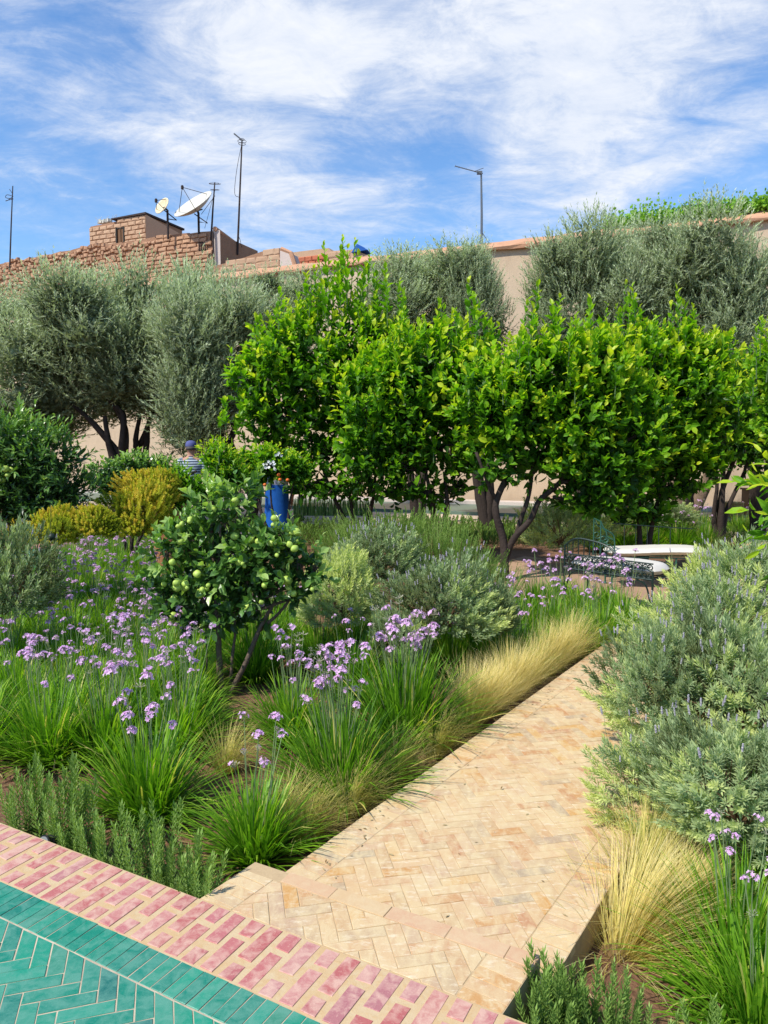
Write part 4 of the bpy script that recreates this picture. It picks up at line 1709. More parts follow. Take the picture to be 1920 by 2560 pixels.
# ------------------------------------------------------------------ herb templates
def strip_tm(L, w, lean, curve, seg=5, tw=0.0, taper=True):
    """arching blade in the YZ plane, from the origin"""
    v, f = [], []
    y = z = 0.0
    a = lean
    pts = []
    for i in range(seg + 1):
        t = i / seg
        pts.append((y, z, t))
        a2 = lean + curve * t * t
        y += sin(a2) * L / seg
        z += cos(a2) * L / seg
    for y, z, t in pts[:-1]:
        ww = w * .5 * (1 - .55 * t if taper else 1)
        v += [(-ww, y, z), (ww, y, z)]
    v.append((0, pts[-1][0], pts[-1][1]))
    for i in range(seg - 1):
        f.append((2 * i, 2 * i + 1, 2 * i + 3, 2 * i + 2))
    f.append((2 * seg - 2, 2 * seg - 1, 2 * seg))
    tt = [-.22 + .34 * (i // 2) / seg for i in range(len(v))]
    return Tm(v, f, tt)


def rotz(a):
    c, s = np.cos(a), np.sin(a)
    o, l = np.zeros_like(a), np.ones_like(a)
    return np.stack([np.stack([c, -s, o], -1), np.stack([s, c, o], -1), np.stack([o, o, l], -1)], -2)


def clump(n, L, w, rbase, lean=(.05, .9), curve=(.2, 1.1), mat='strap', tint=(.2, .8), dead=.07, seg=5, lopsided=None):
    g = Geo()
    tms = [strip_tm(1, w / L, l, c, seg) for l in np.linspace(lean[0], lean[1], 5) for c in np.linspace(curve[0], curve[1], 3)]
    which = RG.integers(0, len(tms), n)
    a = RG.uniform(0, 2 * pi, n)
    if lopsided is not None:
        a = np.where(RG.random(n) < lopsided[1], lopsided[0] + RG.normal(0, .55, n), a)
    rr = rbase * np.sqrt(RG.random(n))
    pa = a + RG.normal(0, .5, n)
    T = np.stack([-np.sin(pa) * rr, np.cos(pa) * rr, np.full(n, -.01)], -1)
    s = L * RG.uniform(.6, 1.1, n)
    R = rotz(a) * s[:, None, None]
    R[:, :, 0] = R[:, :, 0] / s[:, None] * L * RG.uniform(.75, 1.2, (n, 1))
    ti = RG.uniform(tint[0], tint[1], n)
    dd = RG.random(n) < dead
    ti = np.where(dd, .98, np.minimum(ti, .88))
    for k in range(len(tms)):
        m = which == k
        g.scatter(tms[k], R[m], T[m], ti[m])
    return g.mesh('foliage', M[mat])


def umbel(spent=False):
    """flower head of starry florets at the origin, opening up"""
    g = Geo()
    nf = random.randint(9, 16)
    pet = Tm([(0, 0, 0), (-.0032, .006, .001), (0, .0125, 0), (.0032, .006, .001)], [(0, 3, 2, 1)], [-.3, 0, .1, 0])
    for i in range(nf):
        a = 2.4 * i
        el = random.uniform(.0, 1.4)
        d = Vector((cos(a) * cos(el), sin(a) * cos(el), sin(el) + .15)).normalized()
        L = random.uniform(.018, .032)
        tip = d * L
        g.tube([(0, 0, 0), tuple(tip * .55), tuple(tip)], [.0007, .0009, .0017 if not spent else .0026], 3, tint=.4, mat=1)
        z = d
        x = z.orthogonal().normalized()
        y = z.cross(x)
        if spent and random.random() < .65:
            continue
        for k in range(6):
            t = k * pi / 3 + i
            r = (x * cos(t) + y * sin(t))
            yy = (r + z * random.uniform(.1, .5)).normalized()
            xx = yy.cross(z).normalized()
            zz = xx.cross(yy)
            s = random.uniform(.85, 1.25)
            Rm = np.array([list(xx * s), list(yy * s), list(zz * s)]).T
            g.scatter(pet, np.array([Rm]), np.array([list(tip)]), [random.uniform(.35, .95)], 0)
    return g.mesh('flower_head', [M['petal'], M['seed'] if spent else M['stem']])


def stalk(L):
    g = Geo()
    b = random.uniform(-.06, .06)
    c = random.uniform(-.06, .06)
    g.tube(smoothpath([(0, 0, 0), (b * .3, c * .3, L * .5), (b, c, L)], 3), [.0026, .0024, .0022, .002, .0019, .0018, .0018], 4, tint=.6)
    return g.mesh('flower_stem', M['stem']), (b, c, L)


def build_tulbaghia():
    fol = [clump(600, .385, .0110, .10, (.05, 1.15), (.25, 1.0)) for _ in range(3)] + [clump(480, .38, .0105, .07, (.1, 1.15), (.3, 1.2)), clump(640, .42, .0105, .11, (.02, 1.05), (.2, .9), tint=(.1, .7))]
    heads = [umbel() for _ in range(5)]
    spent = [umbel(True) for _ in range(3)]
    stalks = [stalk(L) for L in (.46, .52, .56, .60, .64, .50)]

    def plant(x, y, z, sc, lab, grp, nfl, k=None, sp=.35, spread=.7, hs=.82):
        rt = empty('society_garlic', (x, y, z), lab, 'garlic plant', grp, random.uniform(0, 6.28))
        link('foliage', fol[random.randrange(5) if k is None else k], rt, sc=sc * random.uniform(.92, 1.08), kind='stuff')
        for i in range(int(nfl * 1.7)):
            me, (bx, by, L) = random.choice(stalks)
            a = random.uniform(0, 6.28)
            r = .06 * random.random()
            lean = random.uniform(0, .32) * spread
            m4 = Matrix.Translation((cos(a) * r, sin(a) * r, 0)) @ Matrix.Rotation(a, 4, 'Z') @ Matrix.Rotation(lean, 4, 'Y') @ Matrix.Scale(sc * random.uniform(.85, 1.1), 4)
            st = linkM('flower_stem', me, m4, rt)
            h = random.choice(spent if random.random() < sp else heads)
            link('flower_head', h, st, (bx, by, L), random.uniform(0, 6), random.uniform(.85, 1.25) * hs)
    Gd = 'society garlic clumps in the left bed'
    near = [
        ((372, 2035), 1.12, 'big strappy green clump of society garlic behind the rosemary row', 10, 0),
        ((640, 2145), 1.05, 'bright green garlic clump by the corner of the step', 6, 3),
        ((850, 1985), 1.22, 'broad flowering garlic clump leaning over golden grass beside the path', 20, 4),
        ((1010, 1850), 1.30, 'tall garlic clump with dense mauve heads in front of the round lavender', 24, 4),
        ((120, 1900), 1.10, 'dark green garlic clump arching over bare soil at the left edge', 5, 0),
        ((262, 1890), 1.12, 'garlic clump with pale spent heads behind the biggest front clump', 13, 1),
        ((-60, 1885), 1.15, 'garlic clump cut by the left edge of the picture', 6, 2),
        ((440, 1880), 1.05, 'garlic clump with seed heads left of the small citrus trunk', 13, 1),
        ((735, 1850), 1.05, 'garlic clump with a row of mauve heads right of the small citrus trunk', 15, 2),
        ((640, 1700), 1.05, 'shaded garlic clump directly behind the small citrus trunk', 5, 4),
        ((885, 1745), 1.05, 'low garlic clump under the yellowed lavender', 4, 4),
    ]
    for (px, py), sc, lab, nf, k in near:
        p = G(px, py, SOIL)
        plant(p.x, p.y, SOIL, sc, lab, 'society garlic clumps near the path', nf, k)
    # the drift of clumps filling the bed on the left, row by row
    ORD = ('first', 'second', 'third', 'fourth', 'fifth', 'sixth', 'seventh', 'eighth', 'ninth', 'tenth', 'eleventh', 'twelfth')
    pts = []
    for ri, (py, n) in enumerate(((1820, 6), (1760, 6), (1700, 7), (1650, 7), (1605, 8), (1565, 8), (1530, 9), (1500, 9), (1475, 9), (1450, 10), (1428, 8), (1406, 7))):
        x0, x1 = (-90, 520) if py > 1540 else ((90, 620) if py > 1440 else (150, 640))
        row = []
        for i in range(n):
            px = x0 + (x1 - x0) * (i + .5 + random.uniform(-.3, .3)) / n
            if py > 1780 and 480 < px < 560:
                continue
            row.append(G(px, py + random.uniform(-10, 10), SOIL))
        for i, p in enumerate(row):
            pts.append((p, 'mauve flowered clump, %s from the left in the %s row of the left drift' % (ORD[i], ORD[ri])))
    for (px, py), w in zip(((660, 1640), (730, 1620), (590, 1640), (700, 1580), (800, 1660), (640, 1590)),
                           ('under the fruit tree\'s right branch', 'right of the fruit tree\'s forked branch', 'between the fruit tree\'s two stems', 'behind the fruit tree\'s right branch', 'in front of the yellowed shrub', 'deep behind the fruit tree\'s stems')):
        pts.append((G(px, py, SOIL), 'shaded green garlic clump ' + w))
    for p, lab in pts:
        plant(p.x, p.y, SOIL, random.uniform(.85, 1.05), lab, Gd, random.randint(5, 9), None)
    # by the bench and on the right
    for (px, py), lab in zip(((1130, 1690), (1180, 1650), (1240, 1630), (1090, 1640), (1290, 1690), (1230, 1700), (905, 1610), (870, 1655), (965, 1660), (395, 1400), (445, 1392)),
                             ('shaded garlic clump behind the mauve heads, nearest the golden row', 'dark garlic clump at the foot of the round lavender', 'dark garlic clump right of the round lavender', 'garlic clump under the left of the round lavender',
                              'garlic clump behind the far end of the golden grass row', 'garlic clump behind the middle of the golden grass row',
                              'low clump tucked under the front of the yellowed shrub', 'low clump between the yellowed shrub and the mauve heads', 'low clump between the yellowed shrub and the round lavender',
                              'clump hiding the foot of the terracotta pot', 'clump just right of the terracotta pot')):
        p = G(px, py, SOIL)
        plant(p.x, p.y, SOIL, .9, lab, 'society garlic clumps behind the golden grass row', 3, 4)
    rear = [((1385, 1600), 1.15, 'dark garlic clump left of the shaded bench end'), ((1440, 1640), 1.15, 'garlic clump at the bend of the path edge after the golden grass'),
            ((1500, 1625), 1.15, 'garlic clump spilling on the path edge before the bench'), ((1555, 1590), 1.15, 'garlic clump in front of the scrollwork bench back'),
            ((1330, 1660), 1.0, 'dark garlic clump beside the round lavender'), ((1455, 1560), 1.1, 'garlic clump in the middle before the scrollwork bench'),
            ((1345, 1550), 1.1, 'garlic clump under the leaning citrus trunk'), ((1400, 1510), 1.0, 'garlic clump left behind the scrollwork bench'),
            ((1300, 1600), 1.0, 'garlic clump in deep shade right of the round lavender'), ((1520, 1555), 1.1, 'garlic clump against the bench legs')]
    for (px, py), sc, lab in rear:
        p = G(px, py, SOIL)
        plant(p.x, p.y, SOIL, sc, lab, 'society garlic clumps around the bench', 6, None)
    for i, (px, py) in enumerate(((1490, 1372), (1560, 1375), (1630, 1372), (1700, 1375), (1765, 1378), (1530, 1350), (1600, 1350), (1680, 1348), (1750, 1350), (1850, 1346), (1880, 1342))):
        p = G(px, py, SOIL)
        lab = ('dark grassy clump by the far crossing, %s of two' % ('left' if i == 9 else 'right')) if i > 8 else 'leafy clump in the shaded bed behind the white cushion, %s from the left, %s row' % ((ORD[i] if i < 5 else ORD[i - 5]), 'front' if i < 5 else 'back')
        plant(p.x, p.y, SOIL, 1.25, lab, 'clumps beside the far crossing' if i > 8 else 'society garlic clumps behind the benches', 4, 4)
    front = [((1850, 2440), 1.0, 'large garlic clump at the right edge beside golden grass', 7, 0), ((1900, 2600), .95, 'bright garlic clump in the bottom right corner', 4, 3),
             ((2010, 2300), 1.2, 'garlic clump under the lavender, cut by the right edge', 6, 1)]
    for (px, py), sc, lab, nf, k in front:
        p = G(px, py, SOIL)
        plant(p.x, p.y, SOIL, sc, lab, 'society garlic clumps at the right front', nf, k, .4, .7, .55)


def build_feather():
    toR = -PA - pi / 2 + pi  # leaning over the path
    mk = lambda n, L, lop, lean=(.02, .6), cur=(.3, 1.5), t=(.2, .95): clump(n, L, .0022, .045, lean, cur, 'feather', t, 0, 5, lop)
    up = [mk(700, .50, (-.9, .45), (.02, .75), (.3, 1.5), (.25, 1.0)) for _ in range(3)]
    low = [mk(480, .40, (-1.2, .5), (.1, .8), (.5, 1.7), (.0, .8)) for _ in range(3)]
    side = [mk(900, .44, (-1.35, .85), (.3, 1.35), (.3, 1.0), (.4, 1.0))]
    Gp = 'golden feather grass tufts lining the left edge of the path'
    lst = []
    for i, (px, py) in enumerate(((1165, 1832), (1200, 1805), (1235, 1782), (1270, 1757), (1302, 1735), (1335, 1712), (1365, 1690), (1395, 1672), (1422, 1655))):
        lst.append((px, py, up[i % 3], random.uniform(.72, 1.02), 'golden feather grass tuft in the unbroken row edging the path', Gp))
    for px, py, lab in ((760, 2110, 'brownish grass tuft between the two front garlic clumps and the path'), (868, 2045, 'olive green grass tuft hanging over the path edge'),
                        (985, 1962, 'yellow green grass tuft where the path edge straightens'), (1085, 1895, 'grass tuft just before the golden row starts'),
                        (560, 1935, 'pale dry grass tuft at the foot of the small citrus tree'), (705, 2085, 'fine grass tuft right of the bright garlic clump')):
        lst.append((px, py, random.choice(low), .84, lab, 'low grass tufts by the left path edge'))
    lst += [(1542, 2385, side[0], 1.05, 'big straw coloured grass tuft fanning out right of the path', 'grass tufts right of the path'),
            (1600, 2260, low[0], 1.1, 'green gold grass tuft below the lavender mound', 'grass tufts right of the path'),
            (1640, 2190, low[1], 1.0, 'small grass tuft tucked under the lavender', 'grass tufts right of the path'),
            (1670, 2330, side[0], .9, 'second straw grass tuft behind the large fanning one', 'grass tufts right of the path'),
            (1775, 1425, low[2], 1.6, 'shaded tawny grass tuft beside the far path', 'grass tufts by the far path')]
    for px, py, me, sc, lab, grp in lst:
        p = G(px, py, SOIL)
        rz = random.uniform(-.35, .35)
        rt = empty('feather_grass', (p.x, p.y, SOIL), lab, 'grass tuft', grp, rz)
        link('foliage', me, rt, sc=sc, kind='stuff')
        g = Geo()
        g.lathe([(.05, -.03), (.045, .01), (.02, .025)], (0, 0, 0), 9)
        link('root_crown', g.mesh('root_crown', M['dry']), rt)


# ------------------------------------------------------------------ lavender, rosemary, shrubs
def sprig_mesh(L, nleaf, leafL, leafw, spread=.9, zl=.55):
    """one leafy sprig along +Z, as template arrays"""
    v, f, t = [], [], []
    for i in range(nleaf):
        q = i / nleaf
        a = i * 1.57 + (i // 4) * .8 + random.uniform(-.2, .2)
        z = L * (.12 + .85 * q)
        up = spread * (1 - .55 * q)
        d = Vector((cos(a) * up, sin(a) * up, zl + .8 * q)).normalized()
        l = leafL * (1 - .35 * q) * random.uniform(.8, 1.15)
        x = d.cross(Vector((0, 0, 1))).normalized() * leafw * .5
        m = Vector((0, 0, z)) + d * l * .55 + Vector((0, 0, l * .03))
        e = Vector((0, 0, z)) + d * l + Vector((0, 0, l * (.16 if q > .4 else -.05)))
        b = Vector((0, 0, z))
        k = len(v)
        v += [tuple(b), tuple(m - x), tuple(m + x), tuple(e)]
        f += [(k, k + 2, k + 1), (k + 1, k + 2, k + 3)]
        tt = -.12 + .3 * q
        t += [tt - .08, tt, tt, tt + .06]
    # stem
    k = len(v)
    w = .0012
    v += [(-w, 0, 0), (w, 0, 0), (w * .6, 0, L), (-w * .6, 0, L), (0, -w, 0), (0, w, 0), (0, w * .6, L), (0, -w * .6, L)]
    f += [(k, k + 1, k + 2, k + 3), (k + 4, k + 5, k + 6, k + 7)]
    t += [0] * 8
    return Tm(v, f, t)


def mound(n, rx, rz, tms, mat, tint=(.3, .8), patch=.25, up=.75, zlo=-.15, name='foliage'):
    """sprigs standing on an uneven dome of radius rx, height rz"""
    lob = [(nrm(RG.normal(0, 1, 3) * np.array([1, 1, .6]) + np.array([0, 0, .3])), RG.uniform(.1, .34), RG.normal(0, patch)) for _ in range(12)]
    u = nrm(RG.normal(0, 1, (n * 2, 3)))
    u = u[u[:, 2] > zlo][:n]
    k = len(u)
    rr = np.ones(k) * .72
    sh = np.zeros(k)
    for l, a, s in lob:
        w = np.exp(-((1 - (u * l).sum(-1)) / .10))
        rr += w * a
        sh += w * s
    T = u * np.array([rx, rx, rz]) * (rr * RG.uniform(.74, 1.0, k))[:, None]
    d = nrm(u * .75 + np.array([0, 0, up]) + RG.normal(0, .22, (k, 3)))
    T = T - d * .05
    z = d
    x = nrm(np.cross(z, RG.normal(0, 1, (k, 3))))
    y = np.cross(z, x)
    s = RG.uniform(.75, 1.25, k)
    R = np.stack([x, y, z], -1) * s[:, None, None]
    ti = RG.uniform(tint[0], tint[1], k) + sh
    g = Geo()
    which = RG.integers(0, len(tms), k)
    for i in range(len(tms)):
        m = which == i
        g.scatter(tms[i], R[m], T[m], np.clip(ti[m], 0.05, .95))
    return g.mesh(name, M[mat]), T, d


def twigs_mesh(rx, rz, n=40, mat='twig'):
    g = Geo()
    for i in range(n):
        u = nrm(RG.normal(0, 1, 3))
        u[2] = abs(u[2]) * .8 + .1
        e = Vector(u * np.array([rx, rx, rz]) * .86)
        m = e * .5 + Vector((random.uniform(-.04, .04), random.uniform(-.04, .04), -.03))
        g.tube(smoothpath([(0, 0, -rz * .2), m, e], 3), [.007, .006, .005, .005, .004, .003, .002], 4)
    return g.mesh('branches', M[mat])


def spike_meshes():
    out = []
    for k in range(4):
        g = Geo()
        L = random.uniform(.09, .17)
        g.tube(smoothpath([(0, 0, 0), (.004, 0, L * .5), (random.uniform(-.012, .012), .004, L)], 2), [.0013, .0012, .0011, .001, .001], 3, tint=.9, mat=1)
        hl = random.uniform(.025, .04)
        tz = L
        for i in range(7):
            q = i / 7
            r = .0052 * (1 - .5 * abs(q - .35))
            g.lathe([(r * .5, 0), (r, hl / 14), (r * .6, hl / 7)], (random.uniform(-.001, .001), 0, tz + hl * q), 5, tint=random.uniform(.0, .9))
        out.append(g.mesh('flower_spike', [M['spike'], M['stem']]))
    return out


def build_shrubs():
    lav_t = [sprig_mesh(.13, 30, .044, .0075, 1.25) for _ in range(3)] + [sprig_mesh(.09, 24, .048, .008, 1.5)]
    lav_far = [sprig_mesh(.14, 22, .045, .0095, 1.15) for _ in range(3)]
    ros_t = [sprig_mesh(.19, 40, .024, .0042, .8) for _ in range(3)]
    spikes = spike_meshes()
    lavs = [mound(760, 1.0 * .42, .45, lav_t, 'lavender', (.38, .85), .26, .45, -.35) for _ in range(3)]
    lavf = [mound(760, .42, .42, lav_far, 'lavender', (.3, .75), .25, .55, -.2) for _ in range(2)]
    rosm = [mound(520, .45, .40, ros_t, 'rosemary', (.25, .8), .15, 1.3) for _ in range(2)]
    tw = twigs_mesh(.42, .45)

    def bush(name, lab, cat, grp, pos, proto, sx, sz, nsp=0, rz=0, spsc=1.0, twig=True):
        me, T, d = proto
        rt = empty(name, pos, lab, cat, grp, rz)
        link('foliage', me, rt, (0, 0, .0), 0, (sx, sx, sz), kind='stuff')
        if twig:
            link('branches', tw, rt, (0, 0, 0), 0, (sx, sx, sz))
        if nsp:
            up = np.nonzero((T[:, 2] > .12))[0]
            for i in RG.choice(up, min(nsp, len(up)), False):
                q = Vector((T[i][0] * sx, T[i][1] * sx, T[i][2] * sz)) + Vector(d[i]) * .06
                dd = (Vector(d[i]) * .5 + Vector((0, 0, .9))).normalized()
                m4 = Matrix.Translation(q) @ dd.to_track_quat('Z', 'Y').to_matrix().to_4x4() @ Matrix.Scale(spsc * random.uniform(.8, 1.2), 4)
                linkM('flower_spike', random.choice(spikes), m4, rt)
        return rt
    GL = 'lavender mounds right of the path'

    def at(px, py, Y):
        p = P(px, py, Y)
        return (p.x, p.y, p.z)
    # (px,py) is the middle of the mound, Y its distance, sx, sz its size
    for a in ((1850, 2020, 2.75, lavs[0], .85, .72, 26, 'nearest grey green lavender mound at the right edge, over the straw grass'),
              (1725, 1995, 3.15, lavs[1], .80, .78, 22, 'lavender mound with whorled leaves just above the grass tufts'),
              (1678, 1760, 3.75, lavs[2], .82, .92, 34, 'pale lavender mound leaning out over the path'),
              (1850, 1780, 3.6, lavs[0], 1.0, 1.05, 30, 'deep green lavender mound at the right edge, mid height'),
              (1795, 1635, 4.4, lavs[1], 1.05, 1.05, 90, 'large rounded lavender mound behind the one leaning on the path'),
              (1745, 1660, 4.5, lavs[2], .6, .6, 40, 'small lavender mound in the gap before the tallest one'),
              (1880, 1545, 4.8, lavs[1], 1.12, 1.20, 70, 'tallest lavender mound at the right edge with violet spikes')):
        px, py, Y, pr, sx, sz, ns, lab = a
        bush('lavender_bush', lab, 'lavender', GL, at(px, py, Y), pr, sx, sz, ns, random.uniform(0, 6))
    # a thin straggling sprig group reaching over the path
    rt = empty('lavender_seedling', G(1640, 2060, PATHZ), 'thin straggly lavender branch poking over the path edge', 'lavender')
    g = Geo()
    for k in range(9):
        d = Vector((random.uniform(-.9, -.3), random.uniform(-.4, .2), random.uniform(.2, .9))).normalized()
        z = d
        x = z.orthogonal().normalized()
        y = z.cross(x)
        g.scatter(lav_t[k % 3], np.array([np.array([list(x), list(y), list(z)]).T]), np.array([[-.02 * k, .01 * k, .18 + .01 * k]]), [random.uniform(.3, .6)])
    link('foliage', g.mesh('foliage', M['lavender']), rt, kind='stuff')
    g = Geo()
    g.tube(smoothpath([(.2, .1, .0), (.05, 0, .12), (-.1, .02, .2)], 3), [.005] * 7, 4)
    link('stem', g.mesh('stem', M['twig']), rt)
    for q in ((-.12, .0, .24), (-.17, -.02, .2), (-.05, .02, .32)):
        link('flower_spike', random.choice(spikes), rt, q, 0, .9)
    # middle of the garden
    GM = 'lavender mounds in the middle bed'
    bush('lavender_bush', 'round silvery lavender mound with a crest of spikes behind the mauve flowers', 'lavender', GM, at(1110, 1545, 5.6), lavf[0], 1.10, .95, 80, .4)
    bush('lavender_bush', 'yellow tipped lavender lobe on the right of the round mound', 'lavender', GM, at(1215, 1560, 5.7), lavf[1], .62, .68, 26, 2.4)
    bush('lavender_bush', 'lavender mound with a dense purple crest further back', 'lavender', GM, at(930, 1430, 6.9), lavf[1], 1.15, .9, 95, 1.4)
    bush('lavender_bush', 'grey lavender mound cut by the left edge of the picture', 'lavender', None, at(10, 1500, 5.6), lavf[0], .95, 1.25, 40, 3.0)
    m_y = mound(620, .42, .45, lav_far, 'lavender', (.55, 1.0), .2, .4)
    bush('yellowed_shrub', 'yellowed twiggy shrub between the small citrus and the round lavender', 'shrub', None, at(850, 1530, 5.9), m_y, .88, 1.0, 0, 1.0)
    bush('lavender_bush', 'greenish lower mound left under the round lavender', 'lavender', GM, at(1000, 1620, 5.3), lavf[1], .55, .6, 10, 5.0)
    GRm = 'rosemary bushes in the middle bed'
    bush('rosemary_bush', 'wide dark rosemary bush with upright shoots beneath the leaning trunk', 'rosemary', GRm, at(1110, 1450, 7.8), rosm[0], 1.25, 1.35, 0, 0)
    bush('rosemary_bush', 'pale upright rosemary bush behind the purple lavender crest', 'rosemary', GRm, at(1010, 1390, 8.6), rosm[1], 1.7, 1.3, 0, 1)
    bush('rosemary_bush', 'small green rosemary left of the purple lavender crest', 'rosemary', GRm, at(870, 1400, 9.0), rosm[0], 1.0, 1.0, 0, 2)
    bush('rosemary_bush', 'rosemary shoots close behind the round lavender on the right', 'rosemary', GRm, at(1215, 1495, 7.2), rosm[1], .75, .85, 0, 3)
    bush('pale_shrub', 'pale feathery shrub behind the scrollwork bench', 'shrub', None, at(1400, 1350, 10.5), mound(520, .45, .45, lav_far, 'lavender', (.45, .9), .15), 1.5, 1.25, 0)
    bush('pale_shrub', 'grey green shrub by the foot of the old olive trunk', 'shrub', None, at(1650, 1310, 13.5), lavf[1], 1.6, .9, 0)
    bush('pale_shrub', 'shrub in front of the cross walk, left of the far path', 'shrub', None, at(1560, 1330, 12.5), rosm[1], 1.2, .8, 0)
    # row of plants standing in front of the green walk
    g = Geo()
    for i in range(260):
        px = 735 + 195 * (i + random.random()) / 260
        p = P(px, 1292 - (px - 735) * .01, 18.0)
        h = random.uniform(.3, .5)
        g.tube([(p.x, p.y, p.z - .1), (p.x + random.uniform(-.04, .04), p.y, p.z + h)], [.016, .006], 3, tint=random.random())
    o = link('rush_bed', g.mesh('rush_bed', M['rosemary']))
    tag(o, 'low upright rushes in a row before the green tiled walk', 'rushes', kind='stuff')

    # ---- young rosemary row along the terrace
    st = [sprig_mesh(.30, 105, .036, .0062, 1.5, .35) for _ in range(4)]

    def rosemary(n, hs):
        g = Geo()
        n = int(n * 1.3)
        for i in range(n):
            a = random.uniform(0, 6.28)
            r = random.uniform(0, .06)
            lean = random.uniform(0, .3)
            z = Vector((cos(a) * lean, sin(a) * lean, 1)).normalized()
            x = z.orthogonal().normalized()
            y = z.cross(x)
            s = hs * random.uniform(.65, 1.15)
            Rm = np.array([list(x * s), list(y * s), list(z * s)]).T
            g.scatter(random.choice(st), np.array([Rm]), np.array([[cos(a) * r, sin(a) * r, -.01]]), [random.uniform(.25, .75)])
        return g.mesh('foliage', M['rosemary'])
    rm = [rosemary(14, 1.0), rosemary(9, .95), rosemary(16, 1.05), rosemary(7, .9)]
    labs = ['rosemary bush cut by the left edge beside the red brick edging', 'tall thick rosemary bush just left of the black spotlight', 'rosemary bush right behind the black spotlight',
            'light green rosemary shoot third from the spotlight', 'low rosemary tuft against the red brick edging', 'pair of upright rosemary shoots in mid row', 'slim rosemary plant in front of bare soil',
            'rosemary plant second from the step corner', 'rosemary plant closest to the step corner', 'rosemary behind the first row near the big garlic clump']
    row = [(-30, .17, 1.0, 2), (75, .16, 1.12, 2), (150, .12, .9, 0), (215, .12, .95, 1), (250, .08, .72, 3), (300, .11, .95, 1), (350, .10, .9, 3), (410, .10, .98, 0), (452, .09, .9, 1), (265, .26, .9, 1)]
    for (px, off, sc, k), lab in zip(row, labs):
        y = 2061 + .385 * px
        p = G(px, y, 0)
        x, yy = p.x + NB[0] * off, p.y + NB[1] * off
        rt = empty('rosemary_plant', (x, yy, SOIL), lab, 'rosemary', 'young rosemary row along the terrace edge', random.uniform(0, 6))
        link('foliage', rm[k], rt, sc=sc * 1.22, kind='stuff')
        g = Geo()
        g.tube([(0, 0, -.03), (.003, 0, .1)], [.006, .004], 5)
        link('stem', g.mesh('stem', M['twig']), rt)
    for (px, py, sc, k), lab in zip(((1318, 2530, 1.0, 0), (1400, 2570, .95, 2), (1470, 2610, 1.0, 0), (1560, 2570, .8, 1), (1640, 2640, .9, 3), (1385, 2680, .95, 2), (1760, 2680, .85, 1)),
                                    ('rosemary shoot overlapping the right corner of the step', 'thick rosemary bush at the bottom beside the step', 'rosemary bush at the bottom, right of the step side',
                                     'small rosemary in front of the straw grass', 'rosemary tuft at the bottom before the big garlic clump', 'rosemary cut by the bottom edge of the picture', 'sparse rosemary at the bottom right')):
        p = G(px, py, SOIL + .1)
        u = p.x * PN[0] + p.y * PN[1]
        x, yy = p.x, p.y
        if u < UR + .07:
            x += PN[0] * (UR + .07 - u)
            yy += PN[1] * (UR + .07 - u)
        nn = x * NB[0] + yy * NB[1]
        if nn < NA_ + .06:
            x += NB[0] * (NA_ + .06 - nn)
            yy += NB[1] * (NA_ + .06 - nn)
        rt = empty('rosemary_plant', (x, yy, SOIL), lab, 'rosemary', 'young rosemary by the right of the step', random.uniform(0, 6))
        link('foliage', rm[k], rt, sc=sc * 1.0, kind='stuff')
    # ---- golden shrubs at the left
    gt = [sprig_mesh(.11, 40, .028, .012, 2.2) for _ in range(3)]
    gm = [mound(950, .42, .45, gt, 'golden', (.3, .95), .2, .35) for _ in range(2)]
    GG = 'golden conifer shrubs at the left'
    bush('golden_shrub', 'largest golden shrub, heaped against the terracotta pot', 'shrub', GG, at(345, 1320, 7.6), gm[0], .92, 1.0, 0, 0)
    bush('golden_shrub', 'golden shrub top, orange tinged, above the largest one', 'shrub', GG, at(385, 1245, 7.9), gm[1], .78, .85, 0, 2)
    bush('golden_shrub', 'middle golden shrub above the mauve drift', 'shrub', GG, at(235, 1325, 6.6), gm[1], .56, .60, 0, 1)
    bush('golden_shrub', 'leftmost golden shrub under the dark citrus', 'shrub', GG, at(135, 1345, 6.4), gm[0], .52, .56, 0, 2)
    bush('golden_shrub', 'tiny golden shrub by the tiled floor', 'shrub', GG, at(60, 1330, 8.6), gm[1], .5, .5, 0, 3)
    # creeper over the top of the garden wall
    g = Geo()
    for (x0, x1, y0, dens) in ((1500, 1700, 590, 1800), (1690, 2100, 560, 7000), (1560, 1660, 545, 420)):
        n = dens
        px = RG.uniform(x0, x1, n)
        for i in range(n):
            w = wallpt(px[i])
            hh = abs(random.gauss(0, .16)) + .02
            if x1 == 1660:
                hh = random.uniform(.1, .7) * random.random()
            p = Vector((w.x, w.y + random.uniform(0, .5), WTOP + hh * (1 if random.random() < .9 else -1)))
            dd = nrm(RG.normal(0, 1, 3) + np.array([0, 0, .5]))
            R = frames(dd[None], nrm(RG.normal(0, 1, (1, 3))), [random.uniform(.05, .11)])
            g.scatter(QLEAF, R, np.array([[p.x, p.y, p.z]]), [random.uniform(.2, 1)])
    o = link('wall_creeper', g.mesh('wall_creeper', M['creeper']))
    tag(o, 'bright green creeper growing along the top of the wall', 'creeper', kind='stuff')
    # thick planting under and behind the trees, nobody could count it
    g = Geo()
    n = 2600
    px = RG.uniform(560, 1900, n)
    py = RG.uniform(1318, 1372, n)
    tms = lav_far
    for i in range(n):
        p = G(px[i], py[i], SOIL)
        u = p.x * PN[0] + p.y * PN[1]
        if UL - .05 < u < UR + .15:
            continue
        s = random.uniform(1.2, 2.2)
        z = Vector((random.gauss(0, .2), random.gauss(0, .2), 1)).normalized()
        x = z.orthogonal().normalized()
        y = z.cross(x)
        g.scatter(tms[i % 3], np.array([np.array([list(x * s), list(y * s), list(z * s)]).T]), np.array([[p.x, p.y, SOIL]]), [random.uniform(0, .6)])
